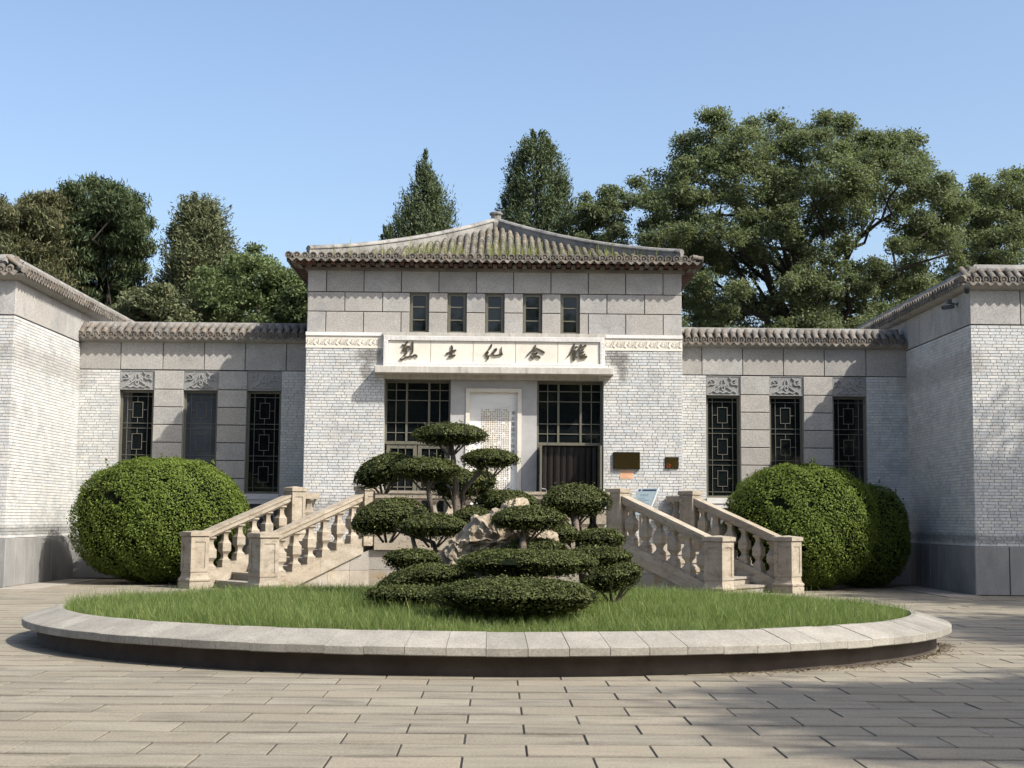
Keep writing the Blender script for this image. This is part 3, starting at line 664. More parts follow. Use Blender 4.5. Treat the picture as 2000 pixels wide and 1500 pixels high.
for (ox, oy), strokes in CHARS:
    g = G()
    for k, st in enumerate(strokes):
        ribbon(g, st, lambda a, b: wall_xz(ox+a/25, oy+b/25, PF), PF-.030-.0006*k, PF-.006)
    g.obj('character', LETTER, board)
stele = empty('inscription_stele', (0, REC, FLOOR), 'white veined marble tablet of fine gilt text between the two glazed doors', 'stele')
sf = REC-.125
G().box(-.598, -.51, sf, REC+.058, FLOOR+.01, 4.19).box(.51, .598, sf, REC+.058, FLOOR+.01, 4.19).box(-.51, .51, sf, REC+.058, 4.11, 4.19).obj('frame', CREAM, stele)
G().box(-.51, .51, REC-.03, REC+.057, FLOOR+.01, 4.11).obj('tablet', MARBLE, stele)
ty = REC-.0325
def glyphs(g, x, z, s, rr):
    """illegibly small engraved sign: a few strokes"""
    for k in range(rr.randint(3, 5)):
        if rr.random() < .55: a = rr.uniform(-.4,.4)*s; g.box(x-s*.42, x+s*.42, ty-.001-.0002*k, ty+.001, z+a-.0036, z+a+.0036)
        else: a = rr.uniform(-.35,.35)*s; g.box(x+a-.0036, x+a+.0036, ty-.001-.0002*k, ty+.001, z-s*.42, z+s*.42)
rr = random.Random(5); gold = G()
for ci in range(13):
    x = .315-ci*.0475; top = 3.74 if ci in (2, 4, 5, 6, 9, 11, 12) else 3.70
    for ri in range(52):
        z = 3.74-.046*ri
        if ri == 0 and ci not in (1,2,4,5,6,9,10,12): continue
        if ci in (3, 10, 11) and ri > 38: continue
        if rr.random() < .04 or (ri > 20 and ci in (0,) and ri > 44): continue
        glyphs(gold, x, z, .036, rr)
gold.obj('gilt_text', GOLD, stele, kind='stuff')
def text_mesh(s, size):
    cu = bpy.data.curves.new('lettering', 'FONT'); cu.body = s; cu.size = size; cu.align_x = 'CENTER'; cu.align_y = 'CENTER'; cu.resolution_u = 2
    o = bpy.data.objects.new('lettering', cu); COL.objects.link(o); dg = bpy.context.evaluated_depsgraph_get(); me = bpy.data.meshes.new_from_object(o.evaluated_get(dg))
    COL.objects.unlink(o); bpy.data.objects.remove(o); return me
for k, ch in enumerate('華北軍區烈士陵園'):
    me = text_mesh(ch, .085); me.materials.clear(); me.materials.append(INK)
    inst('character', me, Matrix.Translation((.42, ty-.0005, 3.665-.118*k)) @ Matrix.Rotation(math.pi/2, 4, 'X'), stele)

# ------------------------------------------------------------------ the low wings
def eave_profile(parent, x0, x1, yf, zt, zr, sgnface):
    pass
WLAB = {-1: 'low grey brick wing half shaded, joining the hall to the sunlit pavilion', 1: 'low grey brick wing joining the hall to the shaded pavilion with the camera'}
WC = [5.235, 6.68, 8.13]; WW = .78; WZ0, WZ1 = 1.93, 4.26
for s in (-1, 1):
    wg = empty('connecting_wing', (s*6.74, D2+2, 0), WLAB[s], 'building', 'low wings beside the hall')
    xa, xb = HW+.0, PX
    lo, hi = (xa, xb) if s > 0 else (-xb, -xa)
    B = G()
    xs_ = sorted([s*v for v in (xa, xb)]); ed = sorted([s*v for c in WC for v in (c-WW/2, c+WW/2)])
    spans = [(xs_[0], ed[0])]+[(ed[1], ed[2]), (ed[3], ed[4])]+[(ed[5], xs_[1])]
    for a, b in spans: B.box(a, b, D2+.03, D2+.5, 0, 4.72)
    for i in range(3): B.box(ed[2*i], ed[2*i+1], D2+.03, D2+.5, 4.27, 4.72).box(ed[2*i], ed[2*i+1], D2+.03, D2+.5, 0, WZ0-.01).box(ed[2*i], ed[2*i+1], D2+.30, D2+.5, WZ0-.01, 4.27)
    B.box(lo, hi, D2+.03, D2+.5, 4.72, 5.40).box(lo, hi, D2+.5, D2+5, 0, 5.4)
    B.obj('wall', MORTAR, wg)
    wb = Bricks()
    for i, (a, b) in enumerate(((xa, WC[0]-WW/2), (WC[2]+WW/2, xb))):
        l, h = (a, b) if s > 0 else (-b, -a)
        bp_ = backing('brick_wall', wg, l, h, D2+.003, D2+.028, .0, 4.72)
        wb.wall((l, D2), 0, h-l, .94, 4.72, bp_, 5+i+2*s)
        panel(wg, 'plinth_slab', PLINTH, l, h, 0, .94, D2-.02, .045, .01)
    wb.emit()
    # piers of stacked blocks, carved heads, windows, sills, carved aprons
    for i in range(2):
        a, b = WC[i]+WW/2, WC[i+1]-WW/2; l, h = (a, b) if s > 0 else (-b, -a)
        pr = G().box(l+.004, h-.004, D2+.015, D2+.029, .94, 4.72).obj('pier', JOINT, wg)
        z = 4.715
        while z > 1.0:
            z2 = max(.94, z-(.435 if z > 4.7 else .402)); panel(pr, 'block', GRANITE, l-.004, h+.004, z2, z, D2-.03, .055, .008); z = z2
        panel(wg, 'plinth_slab', PLINTH, l, h, 0, .94, D2-.02, .045, .01)
    for i, c in enumerate(WC):
        cx = s*c
        lattice_window(wg, cx, WW-.01, WZ0, WZ1, D2+.10, GLASSB if (s < 0 and i == 1) else GLASS)
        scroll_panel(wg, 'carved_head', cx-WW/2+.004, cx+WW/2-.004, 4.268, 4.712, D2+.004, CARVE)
        G().box(cx-WW/2+.003, cx+WW/2-.003, D2-.045, D2+.12, 1.80, WZ0-.002).box(cx-WW/2+.004, cx+WW/2-.004, D2-.025, D2+.12, 1.70, 1.799).obj('sill', WHITESTONE, wg)
        G().box(cx-WW/2+.004, cx+WW/2-.004, D2+.008, D2+.029, .94, 1.699).obj('carved_apron', DARKCARVE, wg)
        r = G()
        ribbon(r, [(-30,0,4),(-28,18,4),(-14,22,4),(-6,32,4),(0,36,4),(6,32,4),(14,22,4),(28,18,4),(30,0,4),(24,-20,4),(0,-30,4),(-24,-20,4),(-30,0,4)], lambda p, q: (cx+p*.0095, 1.30+q*.0095), D2-.006, D2+.010)
        ribbon(r, [(-10,0,4),(0,14,5),(10,0,4),(0,-12,5),(-10,0,4)], lambda p, q: (cx+p*.0095, 1.30+q*.0095), D2-.0065, D2+.010)
        r.obj('relief', CARVE, wg)
        panel(wg, 'plinth_slab', PLINTH, cx-WW/2, cx+WW/2, 0, .94, D2-.02, .045, .01)
    fz = G().box(lo+.004, hi-.004, D2+.005, D2+.029, 4.722, 5.40).obj('frieze', JOINT, wg)
    js = [xa, 4.75, 5.685, 6.62, 7.56, 8.52, xb]
    for a, b in zip(js[:-1], js[1:]):
        l, h = (a, b) if s > 0 else (-b, -a); panel(fz, 'panel', GRANITE, l, h, 4.726, 5.37, D2-.015, .03, .006)
    cv = G()   # concave eave moulding
    pr = [(0,5.36),(-.05,5.362),(-.09,5.375),(-.15,5.405),(-.17,5.42),(-.17,5.445),(0,5.46)]
    vs = [(x, D2-.01+a, z) for x in (lo, hi) for a, z in pr]; m = len(pr)
    cv.add(vs, [(i, m+i, m+(i+1)%m, (i+1)%m) for i in range(m)]+[tuple(range(m)), tuple(range(2*m-1, m-1, -1))]); cv.obj('eave_moulding', CONCRETE, wg)
    rd = G().box(lo+(.14 if s < 0 else .01), hi-(.14 if s > 0 else .01), D2+.13, D2+.40, 5.45, 5.70)
    rd.box(lo+(.12 if s < 0 else .01), hi-(.12 if s > 0 else .01), D2+.09, D2+.44, 5.70, 5.745)
    rd.hexa([(lo+.13,D2+.11,5.745),(hi-.13,D2+.11,5.745),(hi-.13,D2+.42,5.745),(lo+.13,D2+.42,5.745)], [(lo+.13,D2+.16,5.85),(hi-.13,D2+.16,5.85),(hi-.13,D2+.37,5.85),(lo+.13,D2+.37,5.85)])
    rd.obj('parapet_ridge', RIDGE, wg)
    eave_row(wg, (lo+.05, D2-.20), (hi-.02, D2-.20), 5.50, 0)

# ------------------------------------------------------------------ corner pavilions
PLAB = {-1: 'brightly sunlit grey brick pavilion with tiled parapet beside the round shrub', 1: 'shaded grey brick pavilion carrying a security camera, beside the twin shrubs'}
for s in (-1, 1):
    pv = empty('corner_pavilion', (s*12.5, D1+4, 0), PLAB[s], 'building', 'pavilions at the corners of the court')
    xo = 15.5; yb = D1+11; lo, hi = (PX, xo) if s > 0 else (-xo, -PX)
    G().box(lo+(.03 if s > 0 else 0), hi-(.03 if s < 0 else 0), D1+.03, yb, 0, 6.05).obj('wall', MORTAR, pv)
    pb = Bricks()
    f_ = backing('brick_wall', pv, lo+.003, hi-.003, D1+.003, D1+.028, .94, 5.32)
    s_ = backing('brick_wall', pv, s*(PX+.003), s*(PX+.028), D1+.029, yb, .94, 5.32)
    pb.wall((lo, D1), 0, hi-lo, .955, 5.315, f_, 21 if s > 0 else 22)
    if s > 0: pb.wall((PX, D2+.3), -math.pi/2, D2+.3-D1, .955, 5.315, s_, 23)
    else: pb.wall((-PX, D1), math.pi/2, D2+.3-D1, .955, 5.315, s_, 24)
    pb.emit()
    TS = (lambda v, s=s: (s*(PX+v[1]), D1+v[0], v[2]))
    # plinth slabs
    pl = G().box(lo+(.02 if s>0 else 0), hi-(.02 if s<0 else 0), D1+.02, D1+.029, 0, .95).obj('plinth', JOINT, pv)
    x = 0
    for k in range(9): panel(pl, 'slab', PLINTH, s*(PX-.035+k*.68) if s > 0 else s*(PX-.035+(k+1)*.68), s*(PX-.035+(k+1)*.68) if s > 0 else s*(PX-.035+k*.68), 0, .955, D1-.035, .06, .01)
    x = 0
    for k in range(8): panel(pl, 'slab', PLINTH, -.033+k*.56, -.033+(k+1)*.56, 0, .954, -.035, .06, .01, TS)
    fz = G().box(lo+.004, hi-.004, D1+.006, D1+.029, 5.322, 6.06).obj('frieze', JOINT, pv)
    G().box(s*(PX+.006), s*(PX+.0285), D1+.03, yb, 5.322, 6.06).obj('frieze', JOINT, pv)
    for k in range(6): panel(fz, 'panel', GRANITE, s*(PX-.012+k*1.01) if s > 0 else s*(PX-.012+(k+1)*1.01), s*(PX-.012+(k+1)*1.01) if s > 0 else s*(PX-.012+k*1.01), 5.33, 6.03, D1-.014, .03, .006)
    for k in range(9): panel(fz, 'panel', GRANITE, -.008+k*1.09, -.008+(k+1)*1.09, 5.33, 6.03, -.013, .03, .006, TS)
    # cove, ridge and tiles round the corner
    pr = [(0,6.02),(-.05,6.022),(-.11,6.04),(-.17,6.08),(-.19,6.10),(-.19,6.135),(0,6.16)]; m = len(pr); cv = G()
    vs = []
    for (bx_, by_, kx, ky) in ((s*xo, D1-.01, 0, 1), (s*(PX-.01), D1-.01, s, 1), (s*(PX-.01), yb, s, 0)):
        for a, z in pr: vs.append((bx_+kx*a, by_+ky*a, z))
    fs = []
    for j in range(2): fs += [(j*m+i, (j+1)*m+i, (j+1)*m+(i+1)%m, j*m+(i+1)%m) for i in range(m)]
    cv.add(vs, fs); cv.obj('eave_moulding', CONCRETE, pv)
    rdg = G()
    def band(off, w, z0, z1, w2=None):
        w2 = w if w2 is None else w2; dd = (w-w2)/2
        o0, o1 = off, off+w
        A = [(s*(PX+o0), D1+o0), (s*xo, D1+o0), (s*xo, D1+o1), (s*(PX+o1), D1+o1), (s*(PX+o1), yb), (s*(PX+o0), yb)]
        Bq = [(s*(PX+o0+dd), D1+o0+dd), (s*xo, D1+o0+dd), (s*xo, D1+o1-dd), (s*(PX+o1-dd), D1+o1-dd), (s*(PX+o1-dd), yb), (s*(PX+o0+dd), yb)]
        n = 6; vs = [(x, y, z0) for x, y in A]+[(x, y, z1) for x, y in Bq]
        rdg.add(vs, [(0,3,2,1),(0,5,4,3),(n+0,n+1,n+2,n+3),(n+0,n+3,n+4,n+5)]+[(i,(i+1)%n,n+(i+1)%n,n+i) for i in range(n)])
    band(.11, .30, 6.12, 6.43); band(.07, .38, 6.431, 6.475); band(.10, .32, 6.476, 6.57, .2)
    rdg.obj('parapet_ridge', RIDGE, pv)
    eo = .21
    if s > 0:
        eave_row(pv, (PX-eo+.12, D1-eo), (s*xo, D1-eo), 6.185, 0)
        eave_row(pv, (PX-eo, yb), (PX-eo, D1-eo+.10), 6.185, -math.pi/2)
    else:
        eave_row(pv, (-xo, D1-eo), (-PX+eo-.10, D1-eo), 6.185, 0)
        eave_row(pv, (-PX+eo, D1-eo+.10), (-PX+eo, yb), 6.185, math.pi/2)
    g = G(); g.tube([(s*(PX-eo-.02), D1-eo-.02, 6.20), (s*(PX+.12), D1+.12, 6.34)], [.07,.06], 8); g.obj('corner_tile', TILE, pv)
    # paved apron beside the plinth
    G().box(s*(PX-.80), s*(PX-.04), D1-.75, D1+3.9, -.02, .012).obj('apron_slab', TRAV2, pv)

# ------------------------------------------------------------------ terrace with two splayed flights
ter = empty('entrance_terrace', (0, 28.4, 0), 'beige stone entrance terrace with two splayed flights of steps and baluster railings', 'terrace')
L1, U1, L2, U2 = Vector((-4.17,25.70)), Vector((-2.45,27.22)), Vector((-5.86,27.72)), Vector((-4.14,29.24))
def mir(v, s): return Vector((v.x*(-s), v.y))   # s=-1 keeps the left flight, s=+1 mirrors it
G().prism([(-2.45,27.30),(2.45,27.30),(4.10,29.20),(4.0,29.62),(-4.0,29.62),(-4.10,29.20)], 0.0, FLOOR).obj('landing', TRAV2, ter)
BAL = G(); prof = [(.088,0),(.088,.055),(.072,.065),(.052,.10),(.048,.13),(.056,.165),(.080,.205),(.094,.225),(.094,.385),(.080,.405),(.060,.445),(.048,.50),(.046,.54),(.055,.575),(.078,.60),(.088,.61),(.088,.64)]
BAL.sqlathe(prof, 0, 0, 0, 4); BALME = BAL.mesh('baluster', TRAV)
def newel(p, z0, h, rot, w, parent, stain=False):
    g = G(); k = w/.19
    g.sqlathe([(.235*k, z0-.05),(.235*k, z0+.12),(.22*k, z0+.125),(.238*k, z0+.15),(.238*k, z0+.18),(.215*k, z0+.205),(.198*k, z0+.25),(w, z0+.32),(w, z0+h-.115),(w*.97, z0+h-.11)], p.x, p.y, rot)
    o = g.obj('newel_post', TRAV, parent)
    G().sqlathe([(w*1.02, z0+h-.112),(w*1.22, z0+h-.105),(w*1.22, z0+h-.03),(.02, z0+h)], p.x, p.y, rot).obj('cap', TRAV, o)
    # sunken panel on each face: frame strips proud of the field
    fr = G()
    for q in range(4):
        a = rot+q*math.pi/2; n = Vector((math.cos(a), math.sin(a))); t = Vector((-n.y, n.x))
        def bar(u0, u1, za, zb):
            c = [p+n*(w-.005)+t*u0, p+n*(w+.014)+t*u0, p+n*(w+.014)+t*u1, p+n*(w-.005)+t*u1]
            fr.hexa([(v.x,v.y,za) for v in c], [(v.x,v.y,zb) for v in c])
        za, zb = z0+.325, z0+h-.118
        bar(-w-.0135, -w*.62, za, zb); bar(w*.62, w+.0135, za, zb); bar(-w*.62, w*.62, zb-.10, zb-.001); bar(-w*.62, w*.62, za+.001, za+.07)
    fr.obj('panel_frame', TRAV, o)
def sloped(g, A, B, za0, za1, zb0, zb1, hw):
    """bar from A to B (xy); z ranges at both ends; half-width hw"""
    d = (B-A).normalized(); n = Vector((-d.y, d.x))*hw
    g.add([(A.x-n.x,A.y-n.y,za0),(B.x-n.x,B.y-n.y,zb0),(B.x+n.x,B.y+n.y,zb0),(A.x+n.x,A.y+n.y,za0),(A.x-n.x,A.y-n.y,za1),(B.x-n.x,B.y-n.y,zb1),(B.x+n.x,B.y+n.y,zb1),(A.x+n.x,A.y+n.y,za1)],
          [(0,3,2,1),(4,5,6,7),(0,1,5,4),(1,2,6,5),(2,3,7,6),(3,0,4,7)])
def railing(A, B, zA, zB, n, parent, rot):
    """balustrade from A to B over floors zA, zB; string, handrail, n balusters"""
    d = (B-A).normalized(); a, b = A+d*.17, B-d*.17; L = (B-A).length
    zz = lambda p: zA+(zB-zA)*((p-A).dot(d))/L
    m = (a+b)/2
    for q, (p0, p1) in enumerate(((a, m), (m, b))):
        e = d*.002
        g = G(); sloped(g, p0+e, p1-e, zz(p0)+.875, zz(p0)+.965, zz(p1)+.875, zz(p1)+.965, .115); sloped(g, p0+e, p1-e, zz(p0)+.9655, zz(p0)+1.02, zz(p1)+.9655, zz(p1)+1.02, .135)
        g.obj('handrail', TRAV, parent)
        g = G(); sloped(g, p0+e, p1-e, zz(p0)+.835, zz(p0)+.874, zz(p1)+.835, zz(p1)+.874, .075); g.obj('under_rail', TRAV, parent)
        g = G(); sloped(g, p0+e, p1-e, zz(p0)+.02, zz(p0)+.165, zz(p1)+.02, zz(p1)+.165, .14); sloped(g, p0+e, p1-e, zz(p0)-.125, zz(p0)+.019, zz(p1)-.125, zz(p1)+.019, .152)
        g.obj('string_course', TRAV, parent)
    for i in range(n):
        p = a+(b-a)*((i+.5)/n); z = zz(p)+.165; sl = (zB-zA)/L
        if abs(sl) > .01:
            g = G(); c = [p+d*x+Vector((-d.y,d.x))*y for x, y in ((-.10,-.10),(.10,-.10),(.10,.10),(-.10,.10))]
            top = z+.10*abs(sl)+.012
            g.hexa([(v.x,v.y,z-.06) for v in c], [(v.x,v.y,top) for v in c]); g.obj('baluster_base', TRAV, parent)
        else: top = z-.002
        h = zz(p)+.836-top
        inst('baluster', BALME, Matrix.Translation((p.x, p.y, top+.002)) @ Matrix.Rotation(math.atan2(d.y, d.x), 4, 'Z') @ Matrix.Diagonal((1,1,(h-.004+.02)/.64,1)), parent)
NB = 6
for s in (-1, 1):
    l1, u1, l2, u2 = mir(L1,s), mir(U1,s), mir(L2,s), mir(U2,s)
    rot = math.atan2((u1-l1).y, (u1-l1).x)
    newel(l1, 0, 1.14, rot, .185, ter); newel(l2, 0, 1.13, rot, .185, ter)
    newel(u1, FLOOR, 1.12, rot, .150, ter); newel(u2, FLOOR, 1.13, rot, .150, ter)
    railing(u1, l1, FLOOR, 0.02, 6, ter, rot); railing(u2, l2, FLOOR, 0.02, 6, ter, rot)
    # return rail from the rear post to the wall
    w_ = Vector((s*3.72, 29.58)); g = G(); sloped(g, u2, w_, FLOOR+.875, FLOOR+1.0, FLOOR+.875, FLOOR+1.0, .10); sloped(g, u2, w_, FLOOR-.1, FLOOR+.16, FLOOR-.1, FLOOR+.16, .12); g.obj('return_rail', TRAV, ter)
    pm = (u2+w_*2)/3; inst('baluster', BALME, Matrix.Translation((pm.x, pm.y, FLOOR+.16)) @ Matrix.Diagonal((1,1,.72/.64,1)), ter)
    # steps
    d = (l1-u1); run = d.length; d = d.normalized(); cr = (l2-l1).normalized(); wd = (l2-l1).length; ns = 6; tr = (run-.05)/ns
    for k in range(ns-1):
        zt = FLOOR*(ns-1-k)/ns; a = u1+d*(tr*k-.02)+cr*.10; b = u1+d*(tr*(k+1)+.015)+cr*.10; c = b+cr*(wd-.20); e = a+cr*(wd-.20)
        q = [a, b, c, e] if s < 0 else [a, e, c, b]
        g = G(); g.hexa([(v.x,v.y,0) for v in q], [(v.x,v.y,zt-.045) for v in q])
        b2, c2 = b+d*.03, c+d*.03; q2 = [a, b2, c2, e] if s < 0 else [a, e, c2, b2]
        g.hexa([(v.x,v.y,zt-.0445) for v in q2], [(v.x,v.y,zt) for v in q2]); g.obj('step', TRAV2, ter)
    # wall under the front railing of the flight: stone blocks cut by the slope
    n2 = (u1-l1).normalized(); nn = Vector((n2.y, -n2.x)) if s < 0 else Vector((-n2.y, n2.x))
    Lr = (u1-l1).length; zs_ = lambda t: -.11+(FLOOR)*t/Lr
    xs_ = [.9, 1.35, 1.85, Lr+.12]; t0 = .35
    for t1 in xs_:
        for za, zb in ((0.0, .40), (.405, .82)):
            zA, zB = min(zs_(t0), zb), min(zs_(t1), zb)
            if zB <= za+.03: continue
            zA = max(zA, za); A = l1+n2*(t0+.003)+nn*.10; Bp = l1+n2*(t1-.003)+nn*.10; A2, B2 = A-nn*.2, Bp-nn*.2
            g = G(); q = [A, Bp, B2, A2] if s < 0 else [Bp, A, A2, B2]; zz_ = {0: zA, 1: zB}
            zt_ = [zA, zB, zB, zA] if s < 0 else [zB, zA, zA, zB]
            g.hexa([(v.x,v.y,za) for v in q], [(v.x,v.y,z) for v, z in zip(q, zt_)]); g.obj('wall_block', TRAV2, ter)
        t0 = t1
# front railing and wall of the landing
railing(Vector((-2.45,27.22)), Vector((2.45,27.22)), FLOOR, FLOOR, 14, ter, 0)
xs_ = [-2.40,-1.55,-.72,.10,.95,1.75,2.40]
for (za, zb), sh in (((0,.40),0),((.405,.79),.35)):
    xx = sorted(set([-2.40]+[min(2.40,max(-2.40,v+sh)) for v in xs_[1:-1]]+[2.40]))
    for a, b in zip(xx[:-1], xx[1:]):
        G().cbox(a+.003, b-.003, za, zb, 27.15, .14, .008).obj('wall_block', TRAV2, ter)
# handrail of polished steel seen beside the left door
# ------------------------------------------------------------------ small things on the hall and pavilion
scr = empty('wall_screen', (2.836, T-.04, 2.48), 'large black glossy panel on brick beside the open doorway, orange notice beneath', 'panel')
G().cbox(2.555, 3.117, 2.482, 2.846, T-.065, .06, .008).obj('housing', BLK, scr); G().box(2.570, 3.102, T-.067, T-.0645, 2.497, 2.831).obj('glass_front', BLACKG, scr)
sm2 = empty('wall_screen', (3.80, T-.03, 2.5), 'small black square panel with a red ring on the brick near the hall corner', 'panel')
G().cbox(3.657, 3.94, 2.505, 2.748, T-.042, .036, .006).obj('housing', BLK, sm2); G().box(3.667, 3.93, T-.044, T-.0415, 2.515, 2.738).obj('glass_front', BLACKG, sm2)
g = G(); g.tube([(3.725+.036*math.cos(a*math.pi/6), T-.046, 2.565+.036*math.sin(a*math.pi/6)) for a in range(13)], .004, 5); g.obj('red_ring', plain('red_enamel', (.5,.03,.02), .5), sm2)
nt_ = empty('paper_notice', (2.836, T-.01, 2.28), 'orange printed notice fixed on brick below the large black panel', 'notice')
G().box(2.698, 2.975, T-.014, T-.005, 2.279, 2.456).obj('sheet', NOTICE, nt_)
g = G()
for i in range(5): g.box(2.73, 2.945 if i != 3 else 2.86, T-.0155, T-.0135, 2.425-.032*i, 2.433-.032*i)
g.obj('print_lines', NOTINK, nt_)
st_ = empty('information_stand', (3.05, 28.9, FLOOR), 'tilted blue grey information panel on the terrace behind the shaded railing', 'sign')
PT = Matrix.Translation((3.10, 28.75, 1.78)) @ Matrix.Rotation(R(-42), 4, 'Z') @ Matrix.Rotation(R(-33), 4, 'X')
def tilt(name, x0, x1, z0, z1, y0, y1, mat):
    g = G().box(x0, x1, y0, y1, z0, z1); g.v = [tuple(PT @ Vector(v)) for v in g.v]; return g.obj(name, mat, st_)
tilt('panel', -.235, .235, -.33, .33, -.012, .012, PANELB); tilt('edge', .235, .262, -.335, .335, -.016, .02, plain('brushed_edge', (.55,.58,.58), .4, .3))
tilt('header_strip', -.12, .228, .265, .305, -.0145, -.0125, NAVY); tilt('header_mark', -.22, -.165, .265, .305, -.0145, -.0125, NAVY)
for k, x in enumerate((-.11, -.055, 0, .055)):
    tilt('title_mark', x-.017, x+.017, .185, .189, -.0145, -.0125, CHALK); tilt('title_mark', x-.017, x+.017, .163, .167, -.0145, -.0125, CHALK); tilt('title_mark', x-.017, x+.017, .143, .147, -.0145, -.0125, CHALK); tilt('title_mark', x-.003, x+.003, .14, .19, -.0148, -.0126, CHALK)
for k, (a, b) in enumerate(((-.15,.02),(-.15,.14),(-.12,.05),(-.06,.17),(-.15,.15))): tilt('print_line', a, b, .08-.045*k, .088-.045*k, -.0145, -.0125, CHALK)
g = G(); g.tube([(3.05, 28.80, FLOOR), (3.05, 28.80, 1.72)], .03, 8); g.box(2.87, 3.23, 28.68, 28.92, FLOOR, FLOOR+.02); g.obj('post', STEEL, st_)
cc = empty('security_camera', (PX, 27.95, 5.82), 'grey bullet security camera on a short arm on the shaded pavilion frieze', 'camera')
G().tube([(PX-.012, 28.0, 5.84), (PX-.10, 28.0, 5.86), (PX-.17, 27.98, 5.86)], .016, 8).obj('arm', CAMW, cc); G().tube([(PX-.014, 28.0, 5.84), (PX-.03, 28.0, 5.84)], .045, 10).obj('base', CAMW, cc)
G().tube([(PX-.10, 27.99, 5.80), (PX-.34, 27.93, 5.76)], [.045,.045], 10).obj('housing', CAMW, cc); G().tube([(PX-.16, 27.98, 5.90), (PX-.26, 27.95, 5.885)], [.05,.04], 8).obj('sun_shield', CAMW, cc)
G().tube([(PX-.335, 27.931, 5.761), (PX-.352, 27.927, 5.757)], .036, 10).obj('lens', BLK, cc)
dm = empty('security_camera', (PX-.10, 27.2, 6.0), 'small black dome camera hanging under the shaded pavilion eave corner', 'camera')
g = G(); g.sqlathe([(.055,6.03),(.055,6.0),(.05,5.965),(.035,5.94),(.012,5.93)], PX-.09, D1-.10, 0, 12); g.sm = True; g.obj('dome', BLK, dm); G().sqlathe([(.062,6.06),(.062,6.03)], PX-.09, D1-.10, 0, 12).obj('mount', CAMW, dm)

# ------------------------------------------------------------------ round planter
PC = 16.9; WA, WB = 5.22, 4.25; CA, CB = 5.385, 4.41; IA, IB = 4.95, 3.98; ZA, ZB_, ZT = .268, .188, .375
pln = empty('planter', (0, PC, 0), 'low oval planter with pale granite coping over a dark brown wall', 'planter')
def ell(a, b, t): return (a*math.cos(t), PC+b*math.sin(t))
g = G(); n = 120; vs = []; fs = []
for z in (-.02, .19):
    for i in range(n): x, y = ell(WA, WB, 2*math.pi*i/n); vs.append((x, y, z))
fs = [(i, (i+1)%n, n+(i+1)%n, n+i) for i in range(n)]; g.add(vs, fs); g.sm = True; g.obj('wall', PLWALL, pln)
# equal arc steps for the coping stones
tt = [2*math.pi*i/2000 for i in range(2001)]; acc = [0]
for i in range(2000):
    a, b = ell(CA, CB, tt[i]), ell(CA, CB, tt[i+1]); acc.append(acc[-1]+math.hypot(a[0]-b[0], a[1]-b[1]))
NS = 84; pos = [tt[min(2000, int(np.searchsorted(acc, acc[-1]*k/NS)))] for k in range(NS+1)]; pos[-1] = 2*math.pi
for k in range(NS):
    g = G(); j = .0003*random.random()+.0003; sub = 3; dz = random.uniform(-.003,.003); vs = []
    ts = [pos[k]+j+(pos[k+1]-pos[k]-2*j)*q/sub for q in range(sub+1)]
    for t in ts:
        o, ob, i_, fl = ell(CA, CB, t), ell(CA-.006, CB-.006, t), ell(IA, IB, t), ell(IA+.06, IB+.06, t)
        vs += [(ob[0],ob[1],ZB_+dz),(o[0],o[1],ZB_+.008+dz),(o[0],o[1],ZA-.006+dz),(ob[0],ob[1],ZA+dz),(fl[0],fl[1],ZT-.002+dz),(i_[0],i_[1],ZT+dz),(i_[0],i_[1],ZB_+dz)]
    fs = []
    for q in range(sub): fs += [(q*7+i, (q+1)*7+i, (q+1)*7+(i+1)%7, q*7+(i+1)%7) for i in range(7)]
    fs += [(6,5,4,3,2,1,0), tuple(sub*7+i for i in range(7))]
    g.add(vs, fs); g.obj('coping_stone', COPING, pln)
def soil_z(x, y): r2 = (x/IA)**2+((y-PC)/IB)**2; return .31+.11*(1-min(1,r2))
g = G(); rings = 10; n = 64; vs = [(0, PC, soil_z(0, PC))]; fs = []
for r in range(1, rings+1):
    for i in range(n):
        x, y = ell((IA+.01)*r/rings, (IB+.01)*r/rings, 2*math.pi*i/n); vs.append((x, y, soil_z(x, y)))
fs = [(0, 1+i, 1+(i+1)%n) for i in range(n)]
for r in range(1, rings): fs += [(1+(r-1)*n+i, 1+r*n+i, 1+r*n+(i+1)%n, 1+(r-1)*n+(i+1)%n) for i in range(n)]
g.add(vs, fs); g.obj('soil', plain('planter_soil', (.055,.06,.025), .95, var=.4, scale=6), pln)

